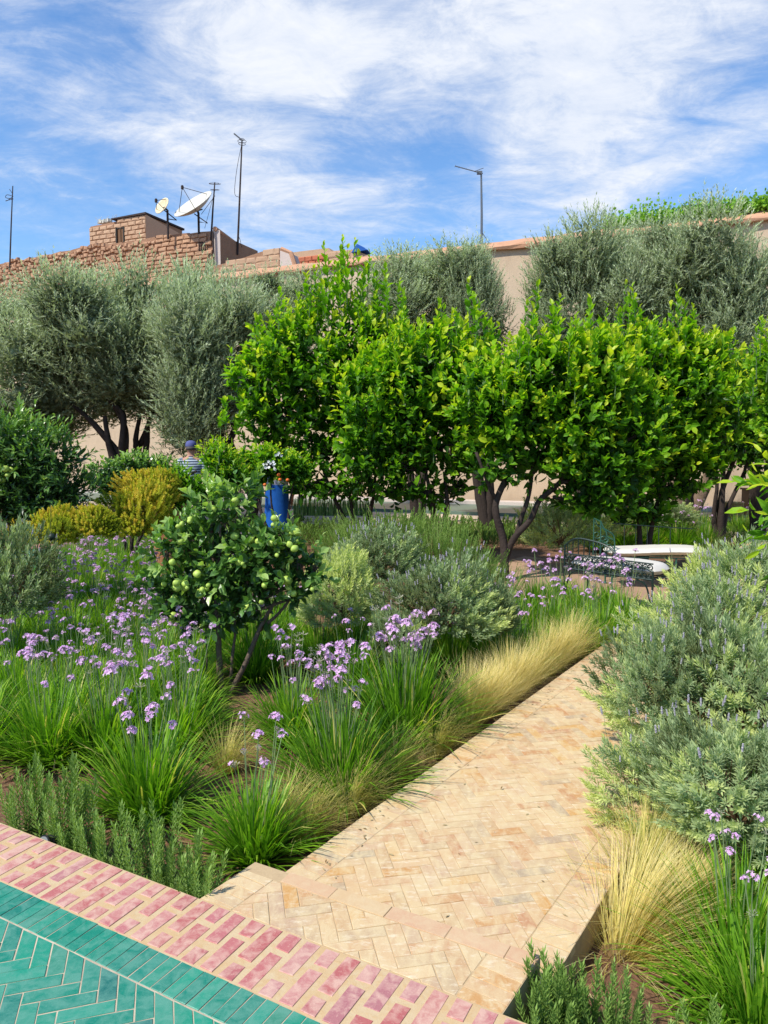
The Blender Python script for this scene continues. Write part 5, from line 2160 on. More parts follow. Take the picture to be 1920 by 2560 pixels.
    for i in range(900):
        p = G(RG.uniform(190, 700), RG.uniform(1330, 1385), SOIL)
        s = random.uniform(1.2, 2.0)
        z = Vector((random.gauss(0, .2), random.gauss(0, .2), 1)).normalized()
        x = z.orthogonal().normalized()
        y = z.cross(x)
        g.scatter(tms[i % 3], np.array([np.array([list(x * s), list(y * s), list(z * s)]).T]), np.array([[p.x, p.y, SOIL]]), [random.uniform(.1, .7)])
    for i in range(1500):
        p = uv2xy(random.uniform(.55, 3.2), random.uniform(1.5, 8.5))
        s = random.uniform(1.0, 1.9)
        z = Vector((random.gauss(0, .25), random.gauss(0, .25), 1)).normalized()
        x = z.orthogonal().normalized()
        y = z.cross(x)
        g.scatter(tms[i % 3], np.array([np.array([list(x * s), list(y * s), list(z * s)]).T]), np.array([[p[0], p[1], SOIL]]), [random.uniform(.1, .7)])
    o = link('undergrowth', g.mesh('undergrowth', M['rosemary']))
    tag(o, kind='stuff')


def build_trees():
    # the wide citrus group in the middle
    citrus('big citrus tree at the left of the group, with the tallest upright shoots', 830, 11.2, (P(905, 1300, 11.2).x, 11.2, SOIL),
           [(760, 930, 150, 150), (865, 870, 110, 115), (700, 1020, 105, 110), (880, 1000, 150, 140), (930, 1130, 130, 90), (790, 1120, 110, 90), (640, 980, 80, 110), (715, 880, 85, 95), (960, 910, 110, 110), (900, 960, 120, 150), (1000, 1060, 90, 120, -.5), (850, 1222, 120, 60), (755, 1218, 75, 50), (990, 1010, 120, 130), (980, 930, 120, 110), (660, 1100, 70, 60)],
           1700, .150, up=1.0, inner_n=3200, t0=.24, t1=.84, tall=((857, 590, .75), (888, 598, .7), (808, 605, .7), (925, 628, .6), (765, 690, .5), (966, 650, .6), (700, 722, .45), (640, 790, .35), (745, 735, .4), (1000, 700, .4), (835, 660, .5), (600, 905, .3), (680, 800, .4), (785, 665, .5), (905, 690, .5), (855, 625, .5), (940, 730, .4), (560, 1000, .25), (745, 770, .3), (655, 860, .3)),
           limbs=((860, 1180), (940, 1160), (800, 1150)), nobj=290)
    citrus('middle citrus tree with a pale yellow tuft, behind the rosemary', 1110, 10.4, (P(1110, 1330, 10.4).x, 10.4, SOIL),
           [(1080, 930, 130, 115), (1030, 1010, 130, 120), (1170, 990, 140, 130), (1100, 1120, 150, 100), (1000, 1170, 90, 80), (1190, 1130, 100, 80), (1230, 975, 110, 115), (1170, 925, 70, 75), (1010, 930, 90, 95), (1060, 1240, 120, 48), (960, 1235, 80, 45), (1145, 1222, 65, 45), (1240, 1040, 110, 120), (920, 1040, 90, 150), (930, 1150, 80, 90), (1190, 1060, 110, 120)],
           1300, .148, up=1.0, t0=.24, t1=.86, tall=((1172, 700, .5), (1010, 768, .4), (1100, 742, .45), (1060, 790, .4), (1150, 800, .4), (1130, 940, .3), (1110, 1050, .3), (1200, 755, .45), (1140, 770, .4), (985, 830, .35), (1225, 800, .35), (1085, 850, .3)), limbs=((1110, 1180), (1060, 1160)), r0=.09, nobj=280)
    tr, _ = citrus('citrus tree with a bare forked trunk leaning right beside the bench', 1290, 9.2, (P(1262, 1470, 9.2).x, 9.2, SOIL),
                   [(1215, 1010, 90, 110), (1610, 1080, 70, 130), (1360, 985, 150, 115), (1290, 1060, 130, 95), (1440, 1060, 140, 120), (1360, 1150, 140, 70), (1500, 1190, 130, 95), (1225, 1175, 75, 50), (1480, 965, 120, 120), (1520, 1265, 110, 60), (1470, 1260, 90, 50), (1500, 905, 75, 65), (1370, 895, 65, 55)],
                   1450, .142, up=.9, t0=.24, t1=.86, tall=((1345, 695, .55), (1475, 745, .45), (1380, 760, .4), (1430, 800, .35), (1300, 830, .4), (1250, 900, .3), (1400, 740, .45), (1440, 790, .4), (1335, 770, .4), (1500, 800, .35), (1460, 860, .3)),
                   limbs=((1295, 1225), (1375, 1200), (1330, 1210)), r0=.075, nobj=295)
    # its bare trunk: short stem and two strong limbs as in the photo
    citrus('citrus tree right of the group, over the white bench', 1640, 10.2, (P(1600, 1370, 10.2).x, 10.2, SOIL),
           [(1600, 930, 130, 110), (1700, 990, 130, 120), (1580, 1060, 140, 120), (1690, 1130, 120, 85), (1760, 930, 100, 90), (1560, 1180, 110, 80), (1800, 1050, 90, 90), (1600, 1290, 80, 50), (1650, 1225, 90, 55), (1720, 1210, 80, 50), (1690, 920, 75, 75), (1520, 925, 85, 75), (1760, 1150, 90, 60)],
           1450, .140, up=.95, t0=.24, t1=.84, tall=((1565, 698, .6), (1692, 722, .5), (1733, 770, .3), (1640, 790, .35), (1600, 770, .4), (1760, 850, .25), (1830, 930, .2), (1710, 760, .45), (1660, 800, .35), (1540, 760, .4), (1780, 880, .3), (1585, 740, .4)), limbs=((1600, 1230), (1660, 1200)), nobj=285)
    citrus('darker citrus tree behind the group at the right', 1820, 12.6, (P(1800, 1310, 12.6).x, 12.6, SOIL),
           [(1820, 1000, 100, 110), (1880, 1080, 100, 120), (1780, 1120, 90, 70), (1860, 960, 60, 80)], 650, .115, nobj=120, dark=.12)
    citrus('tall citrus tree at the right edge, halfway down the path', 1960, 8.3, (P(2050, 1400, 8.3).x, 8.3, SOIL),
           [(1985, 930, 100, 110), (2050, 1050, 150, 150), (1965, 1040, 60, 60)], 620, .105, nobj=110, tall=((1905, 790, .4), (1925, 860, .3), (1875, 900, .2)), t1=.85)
    # close branches reaching in at the right
    citrus('nearest citrus, only its leafy twigs reaching in at the right edge', 2060, 2.75, (P(2300, 1900, 2.75).x, 2.75, SOIL),
           [(2100, 1270, 95, 90), (1985, 1215, 55, 45), (1985, 1290, 50, 35), (2010, 1385, 60, 30)], 130, .085, kind='w', nobj=150, inner_n=250, r0=.035, t0=.45, t1=.95, up=.1, stemL=(.08, .2), dark=.12)
    # dark citrus on the left
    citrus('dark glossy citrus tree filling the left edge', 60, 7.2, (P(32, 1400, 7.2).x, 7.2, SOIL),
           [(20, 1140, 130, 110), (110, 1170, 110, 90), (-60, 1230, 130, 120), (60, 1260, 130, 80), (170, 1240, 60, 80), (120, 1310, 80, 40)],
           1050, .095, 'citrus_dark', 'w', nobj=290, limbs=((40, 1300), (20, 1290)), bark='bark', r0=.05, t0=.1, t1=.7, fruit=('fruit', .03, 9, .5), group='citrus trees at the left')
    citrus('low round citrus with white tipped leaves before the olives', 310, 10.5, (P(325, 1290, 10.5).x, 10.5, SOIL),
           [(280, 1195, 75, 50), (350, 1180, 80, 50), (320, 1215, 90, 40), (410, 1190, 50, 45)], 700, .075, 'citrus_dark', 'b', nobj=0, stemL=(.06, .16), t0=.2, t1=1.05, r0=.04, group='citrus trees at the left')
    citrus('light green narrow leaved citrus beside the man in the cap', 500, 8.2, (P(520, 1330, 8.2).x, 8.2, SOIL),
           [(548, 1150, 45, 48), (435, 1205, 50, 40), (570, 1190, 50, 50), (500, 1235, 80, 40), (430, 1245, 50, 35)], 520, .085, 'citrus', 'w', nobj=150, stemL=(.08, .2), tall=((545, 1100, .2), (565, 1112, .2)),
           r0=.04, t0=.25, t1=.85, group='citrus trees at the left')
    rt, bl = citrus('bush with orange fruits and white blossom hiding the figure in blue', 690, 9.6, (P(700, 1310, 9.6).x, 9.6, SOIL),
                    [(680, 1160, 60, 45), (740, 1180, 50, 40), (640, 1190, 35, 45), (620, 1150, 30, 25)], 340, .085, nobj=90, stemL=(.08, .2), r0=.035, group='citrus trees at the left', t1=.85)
    g = Geo()
    g.add(FRUIT, R=np.eye(3) * .022)
    fo = g.mesh('fruit', M['orange'], True)
    B = rt.location
    for px, py in ((697, 1187), (700, 1199), (719, 1200), (662, 1212)):
        link('fruit', fo, rt, tuple(P(px, py, 9.15) - B))
    g = Geo()
    for k in range(5):
        a = k * 1.256
        R = frames(np.array([[cos(a), sin(a), .25]]), np.array([[0, 0, 1.0]]), [.022])
        g.scatter(QLEAF, R, np.zeros((1, 3)), [.5])
    bm = g.mesh('blossom', M['blossom'])
    for i in range(16):
        c = random.choice(((678, 1155), (666, 1165), (685, 1168), (694, 1140)))
        o = link('blossom', bm, rt, tuple(P(c[0] + random.gauss(0, 5), c[1] + random.gauss(0, 5), 9.1) - B))
        o.rotation_euler = (pi / 2 + random.uniform(-.5, .5), 0, random.uniform(-.7, .7))
    # the small citrus in the foreground
    base = G(560, 1742, SOIL)
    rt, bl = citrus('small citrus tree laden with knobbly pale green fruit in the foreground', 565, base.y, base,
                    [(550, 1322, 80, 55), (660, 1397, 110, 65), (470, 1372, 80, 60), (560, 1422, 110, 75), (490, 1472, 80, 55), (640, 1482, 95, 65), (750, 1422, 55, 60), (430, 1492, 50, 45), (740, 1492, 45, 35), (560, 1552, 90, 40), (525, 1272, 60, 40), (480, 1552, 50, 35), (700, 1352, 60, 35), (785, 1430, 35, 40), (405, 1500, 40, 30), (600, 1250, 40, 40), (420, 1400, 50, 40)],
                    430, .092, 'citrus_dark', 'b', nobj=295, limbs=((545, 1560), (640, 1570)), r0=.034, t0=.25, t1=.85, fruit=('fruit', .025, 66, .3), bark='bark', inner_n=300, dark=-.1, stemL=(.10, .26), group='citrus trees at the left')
    for o in list(rt.children):
        if o.name.startswith('trunk'):
            bpy.data.objects.remove(o)
    g = Geo()
    Yb = base.y
    for L_, r in (([(560, 1750), (552, 1715), (548, 1640), (545, 1570), (540, 1500)], .028), ([(566, 1750), (585, 1715), (615, 1655), (650, 1570), (690, 1500)], .024),
                  ([(650, 1575), (700, 1530), (745, 1470)], .014), ([(575, 1730), (580, 1650), (588, 1570), (580, 1480)], .013), ([(516, 1700), (517, 1640), (515, 1560)], .008)):
        pts = smoothpath([Vector(P(x, y, Yb + random.uniform(-.03, .03))) - base for x, y in L_], 4)
        g.tube(pts, [r * (1 - .5 * i / len(pts)) for i in range(len(pts))], 9, bump=.1)
    g.tube([(0, 0, -.08), (0.0, 0, .0), (.005, 0, .06)], [.055, .045, .034], 10, bump=.15)
    link('trunk', g.mesh('trunk', M['bark'], True), rt)
    # replace the leaning citrus' trunk by its real fork
    for o in list(tr.children):
        if o.name.startswith('trunk'):
            bpy.data.objects.remove(o)
    g = Geo()
    b0 = Vector(tr.location)
    for L_, r in (([(1265, 1500), (1262, 1420), (1258, 1350), (1240, 1285), (1245, 1240), (1290, 1150)], .062), ([(1262, 1400), (1285, 1345), (1325, 1300), (1350, 1250), (1400, 1205), (1450, 1120)], .046),
                  ([(1290, 1340), (1305, 1290), (1325, 1225), (1335, 1120)], .034), ([(1243, 1255), (1225, 1220), (1190, 1130)], .03)):
        pts = smoothpath([Vector(P(x, y, 9.2 + random.uniform(-.05, .05))) - b0 for x, y in L_], 4)
        g.tube(pts, [r * (1 - .45 * i / len(pts)) for i in range(len(pts))], 10, bump=.1)
    link('trunk', g.mesh('trunk', M['bark_dark'], True), tr)
    # hanging dark fruit of the left citrus
    o = None
    p = P(129, 1343, 5.9)
    g = Geo()
    g.lathe([(.003, -.032), (.018, -.027), (.029, -.008), (.029, .008), (.018, .027), (.003, .032)], (0, 0, 0), 14)
    g.tube(smoothpath([(0, 0, .03), (-.004, 0, .09), (.003, 0, .17), (.0, 0, .26)], 2), .0025, 4)
    t = [o for o in S.objects if o.get('label', '').startswith('dark glossy citrus')][0]
    link('fruit', g.mesh('fruit', M['fruit_dark'], True), t, tuple(p - t.location))


# ------------------------------------------------------------------ furniture and small things
def cushion(name, L, D, T, par, loc, rz):
    g = Geo()
    nx, ny = 26, 10
    v, f = [], []
    for s in (1, -1):
        for i in range(nx + 1):
            for j in range(ny + 1):
                x, y = -1 + 2 * i / nx, -1 + 2 * j / ny
                ex = max(0, 1 - abs(x) ** 8) ** .4
                ey = max(0, 1 - abs(y) ** 5) ** .4
                hgt = T * .5 * ex * ey
                k = 1 - .05 * (abs(x) ** 4) * (abs(y) ** 4)
                v.append((x * L / 2 * (1 - .06 * y * y), y * D / 2 * k * (1 - .25 * max(0, abs(x) - .75) * 2), s * hgt + .012 * sin(x * 2.3 + .6) + random.gauss(0, .0008)))
    m = (nx + 1) * (ny + 1)
    for s in (0, 1):
        for i in range(nx):
            for j in range(ny):
                a = s * m + i * (ny + 1) + j
                q = (a, a + ny + 1, a + ny + 2, a + 1)
                f.append(q if s == 0 else q[::-1])
    g.raw(v, f)
    o = link(name, g.mesh(name, M['cushion'], True), par, loc, rz)
    return o


def spiral(g, c, ax, az, r, turns, dirn, rad, start=0.0, mat=0):
    pts = []
    for k in range(int(turns * 12) + 1):
        t = k / 12 * 2 * pi * dirn + start
        rr = r * (1 - .8 * k / (turns * 12))
        pts.append(c + ax * cos(t) * rr + az * sin(t) * rr)
    g.tube(pts, rad, 4, mat=mat)


def build_benches():
    # bench with scrollwork back, seen from behind
    A = P(1414, 1418, 7.75)
    Bp = P(1634, 1462, 7.0)
    A.z = Bp.z = PATHZ
    d = (Bp - A)
    L = d.length
    d.normalize()
    mid = (A + Bp) / 2
    rz = atan2(d.y, d.x)
    rt = empty('garden_bench', mid, 'wrought iron bench with scrollwork back and pale cushion, seen from behind', 'bench', 'iron garden benches', rz)
    X, Z = Vector((1, 0, 0)), Vector((0, 0, 1))
    sz = .40
    g = Geo()
    h = L / 2
    g.tube([(-h, -.02, sz - .02), (h, -.02, sz - .02)], .011, 6)
    g.tube([(-h, -.02, sz + .135), (h, -.02, sz + .135)], .008, 6)
    tops = [(-h, .62), (-h * .75, .70), (-h * .4, .70), (0, .66), (h * .3, .56), (h * .6, .50), (h * .85, .49), (h, .46)]
    tp = smoothpath([(x, -.02, z) for x, z in tops], 5)
    g.tube(tp, .010, 6)
    zz = lambda x: np.interp(x, [q[0] for q in tops], [q[1] for q in tops])
    nb = 15
    for i in range(nb):
        x = -h + (i + .5) * L / nb
        if zz(x) > sz + .16:
            g.tube([(x, -.02, sz + .135), (x, -.02, zz(x))], .006, 5)
    link('backrest', g.mesh('backrest', M['metal_dark']), rt)
    g = Geo()
    ns = 9
    for i in range(ns):
        x = -h + (i + .5) * L / ns
        for sx in (-1, 1):
            for sg in (-1, 1):
                c = Vector((x + sx * L / ns * .24, -.02, sz + .057 + sg * .037))
                spiral(g, c, X * sx * -1, Z * sg, .033, 1.4, 1, .0065)
        g.tube([(x - L / ns / 2, -.02, sz - .02), (x - L / ns / 2, -.02, sz + .135)], .005, 4)
    link('scrollwork', g.mesh('scrollwork', M['metal_dark']), rt)
    g = Geo()
    for i in range(34):
        x = -h + (i + .5) * L / 34
        spiral(g, Vector((x, .4, sz + .09)), X, Z, .018, 1.1, 1, .003)
    g.tube([(-h, .4, sz + .07), (h, .4, sz + .07)], .006, 4)
    link('front_trim', g.mesh('front_trim', M['metal_dark']), rt)
    for sx in (-1, 1):
        for y in (-.02, .42):
            g = Geo()
            top = zz(h * sx) if y < 0 else sz
            g.tube([(h * sx, y, 0), (h * sx, y, top)], .012, 6)
            if y < 0:
                g.tube(smoothpath([(h * sx - sx * .18, y, sz - .03), (h * sx - sx * .07, y, sz - .08), (h * sx - sx * .02, y, sz - .25), (h * sx - sx * .004, y, .02)], 4), .009, 5)
            g.lathe([(.02, 0), (.014, .015), (.012, .03)], (h * sx, y, 0), 8)
            link('leg', g.mesh('leg', M['metal_dark']), rt)
    g = Geo()
    for y in (.05, .15, .25, .35):
        g.tube([(-h, y, sz - .02), (h, y, sz - .02)], .007, 4)
    for sx in (-1, 1):
        g.tube([(h * sx, -.02, sz - .02), (h * sx, .42, sz - .02)], .009, 5)
    link('seat_frame', g.mesh('seat_frame', M['metal_dark']), rt)
    o = cushion('seat_cushion', L * .98, .42, .12, None, (mid.x, mid.y, 0), rz)
    n = Vector((-d.y, d.x, 0))
    o.location = mid + n * .21 + Vector((0, 0, sz + .045))
    tag(o, 'pale cushion on the scrollwork bench, seen through its back', 'cushion', 'cream bench cushions')
    # bench across, with the white cushion
    A = P(1517, 1400, 8.75)
    Bp = P(1758, 1395, 8.65)
    A.z = Bp.z = PATHZ
    d = (Bp - A)
    L = d.length
    d.normalize()
    mid = (A + Bp) / 2
    rz = atan2(d.y, d.x)
    rt = empty('garden_bench', mid, 'green iron bench with a scrolled arm under the long white cushion', 'bench', 'iron garden benches', rz)
    h = L / 2
    sz = .37
    for sx in (-.95, .35, .9):
        for y in (-.18, .2):
            g = Geo()
            g.tube([(h * sx, y, 0), (h * sx, y, sz)], .011, 6)
            g.lathe([(.022, 0), (.014, .02), (.012, .03)], (h * sx, y, 0), 8)
            link('leg', g.mesh('leg', M['metal_green']), rt)
    g = Geo()
    for y in (-.18, 0, .2):
        g.tube([(-h, y, sz), (h * .96, y, sz)], .009, 5)
    for sx in (-1, .95):
        g.tube([(h * sx, -.18, sz), (h * sx, .2, sz)], .009, 5)
    link('seat_frame', g.mesh('seat_frame', M['metal_green']), rt)
    g = Geo()
    x = -h + .04
    for y in (-.2, .22):
        g.tube(smoothpath([(x, y, sz - .03), (x - .0, y, sz + .2), (x - .03, y, sz + .28), (x - .12, y, sz + .34), (x - .16, y, sz + .42)], 4), .008, 5)
        spiral(g, Vector((x - .07, y, sz + .1)), X, Z, .06, 1.3, 1, .005)
        spiral(g, Vector((x - .12, y, sz + .22)), X, Z, .055, 1.3, -1, .005)
        g.tube([(x - .16, y, sz - .03), (x - .16, y, sz + .42)], .007, 5)
    g.tube([(x, -.2, sz + .2), (x, .22, sz + .2)], .008, 5)
    g.tube([(x - .16, -.2, sz + .42), (x - .16, .22, sz + .42)], .008, 5)
    link('arm', g.mesh('arm', M['metal_green']), rt)
    g = Geo()
    for i in range(5):
        x = -h + .25 + i * (L - .5) / 4.5
        g.tube([(x, .22, sz), (x, .24, sz + .32)], .005, 4)
    g.tube(smoothpath([(-h + .1, .24, sz + .36), (0, .24, sz + .33), (h * .9, .24, sz + .30)], 4), .007, 5)
    link('backrest', g.mesh('backrest', M['metal_dark']), rt)
    o = cushion('seat_cushion', L * 1.06, .48, .085, None, (mid.x, mid.y, PATHZ + sz + .065), rz)
    tag(o, 'long bright white cushion on the green bench across the bay', 'cushion', 'cream bench cushions')
    # spotlight on a spike among the rosemary
    p = G(97, 2092, 0)
    x, y = p.x + NB[0] * .05, p.y + NB[1] * .05
    rt = empty('garden_spotlight', (x, y, SOIL), 'small black spotlight on a spike between the rosemary plants', 'spotlight')
    g = Geo()
    g.tube([(0, 0, -.05), (0, 0, .17)], .007, 6)
    link('spike', g.mesh('spike', M['black']), rt)
    g = Geo()
    a = Vector((-.35, -.75, .35)).normalized()
    c = Vector((0, 0, .19))
    g.tube([c - a * .04, c - a * .03, c + a * .035, c + a * .036], [.018, .027, .03, .033], 14)
    for k in range(4):
        g.tube([c - a * (.028 - k * .012), c - a * (.024 - k * .012)], .032, 14)
    link('housing', g.mesh('housing', M['black']), rt)
    g = Geo()
    g.tube([c + a * .037, c + a * .039], .027, 14)
    link('lens', g.mesh('lens', M['glass']), rt)
    # terracotta pot behind the golden shrub
    p = P(478, 1300, 9.2)
    rt = empty('plant_pot', (P(425, 1300, 9.2).x, 9.2, SOIL), 'large terracotta pot behind the golden shrub', 'pot')
    g = Geo()
    zt = P(425, 1255, 9.2).z - SOIL
    g.lathe([(.14, 0), (.20, zt * .5), (.24, zt - .06), (.27, zt - .055), (.27, zt), (.235, zt), (.22, zt - .06)], (0, 0, 0), 28)
    link('pot_body', g.mesh('pot_body', M['terracotta'], False), rt)
    g = Geo()
    g.lathe([(.22, zt - .05), (.1, zt - .03)], (0, 0, 0), 16)
    link('potting_soil', g.mesh('potting_soil', M['soil']), rt)
    # wooden chest and cane basket by the wall, far right
    w = wallpt(1890)
    b = P(1868, 1300, 17.4)
    rt = empty('wooden_chest', (P(1892, 1300, 17.3).x, 17.3, -.02), 'brown wooden chest against the wall at the far right', 'chest')
    zt = P(1870, 1225, 17.3).z + .02
    g = Geo()
    g.box((0, 0, zt / 2), (.52, .5, zt))
    link('chest_body', g.mesh('chest_body', M['wood']), rt)
    for i in range(6):
        g = Geo()
        g.box((0, -.262, .08 + i * (zt - .12) / 5.6), (.5, .016, (zt - .12) / 6.4))
        link('plank', g.mesh('plank', M['wood']), rt)
    g = Geo()
    g.box((0, 0, zt + .02), (.58, .56, .04))
    link('lid', g.mesh('lid', M['wood']), rt)
    rt = empty('cane_basket', (P(1832, 1290, 16.9).x, 16.9, P(1832, 1291, 16.9).z), 'straw coloured woven basket beside the wooden chest', 'basket')
    g = Geo()
    for i in range(14):
        z = i * .022
        k = 1 + .02 * (i % 2)
        g.tube([(.19 * k * cos(t) * 1.0, .16 * k * sin(t), z + .01) for t in np.linspace(0, 2 * pi, 18)], .012, 4)
    g.lathe([(.185, 0), (.185, .3)], (0, 0, 0), 16, (1, .85))
    link('basket_body', g.mesh('basket_body', M['cane']), rt)
    g = Geo()
    g.tube([(.21 * cos(t), .18 * sin(t), .315) for t in np.linspace(0, 2 * pi, 20)], .02, 5)
    link('rim', g.mesh('rim', M['cane']), rt)
    # dark slatted chair by the wall at the left
    rt = empty('wooden_armchair', (P(728, 1262, 20.5).x, 20.5, -.02), 'dark slatted wooden chair standing against the wall behind the figure in blue', 'chair')
    for sx in (-.26, .26):
        for y in (-.22, .22):
            g = Geo()
            g.box((sx, y, .45 if y > 0 else .22), (.06, .06, .9 if y > 0 else .44))
            link('leg', g.mesh('leg', M['wood_dark']), rt)
    g = Geo()
    g.box((0, 0, .44), (.56, .48, .05))
    link('seat', g.mesh('seat', M['wood_dark']), rt)
    for i in range(6):
        g = Geo()
        g.box((-.2 + i * .08, .22, .68), (.035, .03, .4))
        link('slat', g.mesh('slat', M['wood_dark']), rt)
    g = Geo()
    g.box((0, .22, .88), (.56, .05, .07))
    link('top_rail', g.mesh('top_rail', M['wood_dark']), rt)


# ------------------------------------------------------------------ people
def skin_body(name, joints, edges, mat, parent, loc, sub=2):
    me = bpy.data.meshes.new(name)
    me.from_pydata([j[0] for j in joints], edges, [])
    o = bpy.data.objects.new(name, me)
    COL.objects.link(o)
    o.parent = parent
    o.location = loc
    me.materials.append(mat)
    md = o.modifiers.new('skin', 'SKIN')
    md.use_smooth_shade = True
    for i, j in enumerate(joints):
        r = j[1]
        me.skin_vertices[0].data[i].radius = r if hasattr(r, '__len__') else (r, r)
        me.skin_vertices[0].data[i].use_root = (i == 0)
    s = o.modifiers.new('sub', 'SUBSURF')
    s.levels = s.render_levels = sub
    return o


def person(loc, rz, height, label, top, bottom, headwear, skirt=False):
    k = height / 1.75
    rt = empty('person', loc, label, 'person', None, rz)
    rt.scale = (k, k, k)
    # faces +Y in its own frame
    J, E = [], []

    def a(p, r, par=None):
        J.append((p, r))
        if par is not None:
            E.append((par, len(J) - 1))
        return len(J) - 1
    pel = a((0, 0, .95), (.16, .12))
    wa = a((0, 0, 1.12), (.145, .105), pel)
    ch = a((0, 0, 1.32), (.175, .12), wa)
    nb = a((0, 0, 1.46), (.09, .08), ch)
    nk = a((0, .01, 1.53), (.06, .06), nb)
    jw = a((0, .02, 1.60), (.075, .085), nk)
    hd = a((0, .02, 1.68), (.082, .10), jw)
    a((0, .01, 1.735), (.055, .07), hd)
    for s in (-1, 1):
        hp = a((s * .09, 0, .88), .095, pel)
        kn = a((s * .10, .01, .49), .062, hp)
        an = a((s * .10, -.02, .09), .042, kn)
        a((s * .11, .12, .035), (.045, .03), an)
        sh = a((s * .19, 0, 1.42), .058, nb)
        el = a((s * .25, -.02, 1.13), .044, sh)
        wr = a((s * .25, .07, .89), .028, el)
        pm = a((s * .25, .09, .83), (.022, .036), wr)
        for f in range(4):
            f1 = a((s * (.245 + .004 * f), .065 + .018 * f, .78), .0095, pm)
            f2 = a((s * (.238 + .004 * f), .075 + .018 * f, .75 - .004 * (f in (1, 2))), .0085, f1)
            a((s * (.226 + .004 * f), .083 + .018 * f, .728 - .004 * (f in (1, 2))), .0075, f2)
        t1 = a((s * .236, .13, .83), .010, pm)
        a((s * .230, .145, .80), .0085, t1)
    skin_body('body', J, E, M['skin'], rt, (0, 0, 0), 2)
    # face
    g = Geo()
    for s in (-1, 1):
        g.add(FRUIT, (s * .031, .112, 1.665), np.eye(3) * .011)
    link('eyes', g.mesh('eyes', M['black'], True), rt)
    g = Geo()
    g.tube([(0, .112, 1.67), (0, .13, 1.635), (0, .11, 1.625)], [.008, .014, .01], 6)
    g.tube([(-.025, .108, 1.59), (0, .117, 1.588), (.025, .108, 1.59)], .006, 5)
    for s in (-1, 1):
        g.lathe([(.004, -.03), (.016, -.015), (.02, .01), (.008, .028)], (s * .086, .0, 1.655), 8, (.45, 1))
    link('nose_mouth_and_ears', g.mesh('nose_mouth_and_ears', M['skin'], True), rt)
    # shirt: one loft over torso, sleeves over the arms
    g = Geo()

    def loft(rings, n=22):
        v, f = [], []
        for cx, cy, cz, rx, ry in rings:
            for j in range(n):
                t = 2 * pi * j / n
                v.append((cx + rx * cos(t), cy + ry * sin(t), cz))
        for i in range(len(rings) - 1):
            for j in range(n):
                q, w = i * n + j, i * n + (j + 1) % n
                f.append((q, w, w + n, q + n))
        g.raw(v, f)
    loft([(0, 0, .88, .185, .145), (0, 0, .95, .18, .14), (0, 0, 1.12, .168, .128), (0, 0, 1.3, .205, .145), (0, 0, 1.40, .215, .13), (0, 0, 1.455, .15, .10), (0, .005, 1.495, .078, .075), (0, .005, 1.52, .07, .07)])
    for s in (-1, 1):
        g.tube(smoothpath([(s * .14, 0, 1.42), (s * .205, -.002, 1.40), (s * .235, -.012, 1.27), (s * .252, -.018, 1.15)], 3), [.07, .075, .076, .074, .07, .068, .066, .064, .062, .062], 12, cap=False)
    link('shirt', g.mesh('shirt', M[top], True), rt)
    g = Geo()
    if skirt:
        loft([(0, 0, .06, .235, .20), (0, 0, .3, .215, .185), (0, 0, .6, .20, .17), (0, 0, .85, .185, .15), (0, 0, 1.0, .185, .145), (0, 0, 1.12, .172, .13)])
    else:
        for s in (-1, 1):
            g.tube(smoothpath([(s * .07, 0, 1.0), (s * .095, 0, .86), (s * .10, .01, .49), (s * .10, -.01, .10)], 3), [.13, .13, .125, .12, .105, .09, .08, .075, .07, .066], 12, cap=False)
    link('skirt' if skirt else 'trousers', g.mesh('trousers', M[bottom], True), rt)
    for s in (-1, 1):
        g = Geo()
        g.tube([(s * .10, -.07, .04), (s * .105, .03, .05), (s * .11, .15, .035), (s * .11, .2, .025)], [.035, .05, .047, .02], 10)
        link('shoe', g.mesh('shoe', M['wood_dark'], True), rt)
    g = Geo()
    if headwear == 'cap':
        g.lathe([(.096, 1.685), (.099, 1.70), (.095, 1.745), (.07, 1.785), (.02, 1.80)], (0, .01, 0), 20, (1, 1.12))
        link('cap', g.mesh('cap', M['denim'], True), rt)
        g = Geo()
        g.box((0, .15, 1.695), (.14, .10, .012))
        link('cap_peak', g.mesh('cap_peak', M['denim']), rt)
        g = Geo()
        g.lathe([(.083, 1.63), (.09, 1.655), (.09, 1.69)], (0, -.004, 0), 18, (1, 1.08))
        link('hair', g.mesh('hair', M['hair'], True), rt)
    else:
        g.lathe([(.086, 1.58), (.096, 1.64), (.10, 1.70), (.085, 1.76), (.05, 1.785), (.01, 1.79)], (0, -.012, 0), 18, (1, 1.08))
        link('hair', g.mesh('hair', M['hair'], True), rt)
    return rt


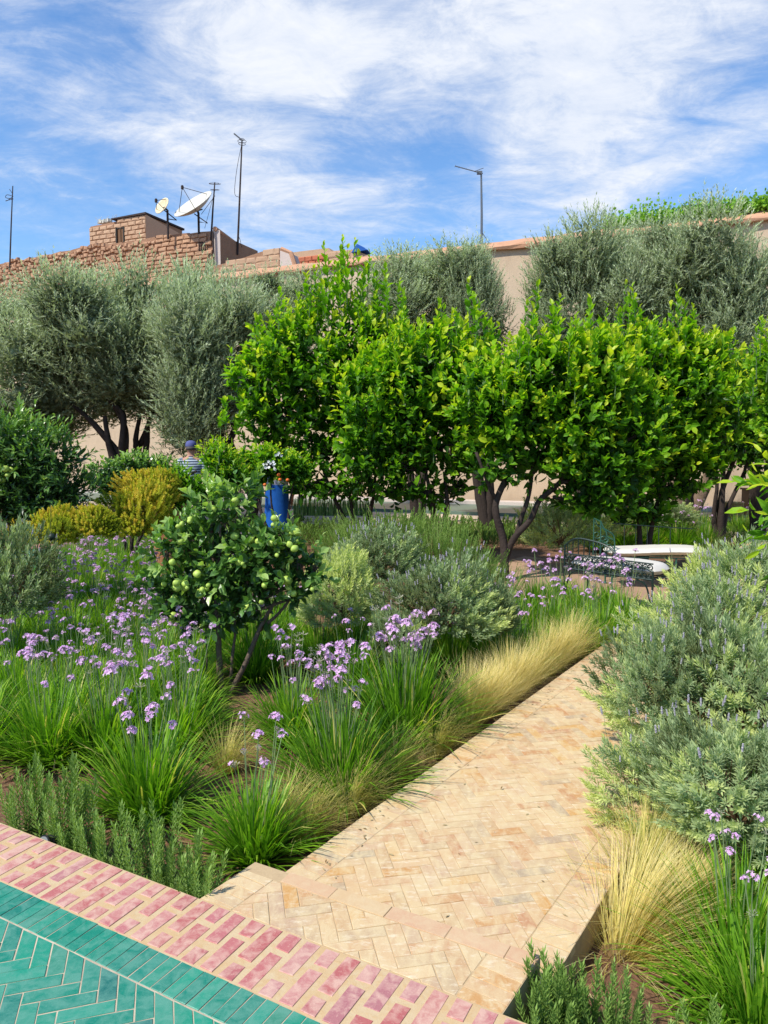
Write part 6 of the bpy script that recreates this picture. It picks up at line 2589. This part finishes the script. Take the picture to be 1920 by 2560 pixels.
def build_litter():
    g = Geo()
    n = 420
    v = RG.uniform(1.6, 7.5, n)
    side = RG.random(n) < .7
    u = np.where(side, UL + np.abs(RG.normal(0, .10, n)), RG.uniform(UL, UR, n))
    T = np.stack([PN[0] * u + PD[0] * v, PN[1] * u + PD[1] * v, np.full(n, PATHZ + .003)], -1)
    T = T[(T[:, 0] * NB[0] + T[:, 1] * NB[1]) > NA_ + .30]
    k = len(T)
    R = frames(nrm(RG.normal(0, 1, (k, 3)) * np.array([1, 1, .12])), nrm(RG.normal(0, .25, (k, 3)) + np.array([0, 0, 1])), RG.uniform(.006, .026, k))
    R[:, :, 0] *= .35
    g.scatter(QLEAF, R, T, RG.uniform(0, 1, k))
    o = link('leaf_litter', g.mesh('leaf_litter', M['dry']))
    tag(o, 'dry leaf scraps scattered along the path edges', 'leaf litter', kind='stuff')
    g = Geo()
    n = 1500
    T = np.stack([RG.uniform(-2.2, 1.6, n), RG.uniform(1.9, 4.6, n), np.full(n, SOIL + .012)], -1)
    uu = T[:, 0] * PN[0] + T[:, 1] * PN[1]
    nn = T[:, 0] * NB[0] + T[:, 1] * NB[1]
    T = T[((uu < UL - .03) | (uu > UR + .03)) & (nn > NA_ + .03)]
    k = len(T)
    R = frames(nrm(RG.normal(0, 1, (k, 3)) * np.array([1, 1, .25])), nrm(RG.normal(0, .4, (k, 3)) + np.array([0, 0, 1])), RG.uniform(.02, .10, k))
    R[:, :, 0] *= .10
    g.scatter(QLEAF, R, T, RG.uniform(0, 1, k))
    o = link('dry_mulch', g.mesh('dry_mulch', M['dry']))
    tag(o, 'dry straw and twigs lying on the bare soil', 'mulch', kind='stuff')


def build_people():
    Y = 13.2
    t = P(477, 1101, Y)
    hgt = t.z - (-.12)
    person((t.x, t.y, -.12), radians(8), min(hgt, 1.84) * 1.75 / 1.80, 'person in a blue cap and striped shirt seen from behind among the citrus', 'stripes', 'wood_dark', 'cap')
    Y = 11.6
    c = P(692, 1200, Y)
    person((c.x, c.y, -.18), radians(20), 1.78, 'person in a long blue skirt standing behind the bush with orange fruit', 'floral', 'blue', 'hair', True)


build_wall()
build_house()
build_olives()
build_trees()
build_shrubs()
build_tulbaghia()
build_feather()
build_benches()
build_litter()
build_people()
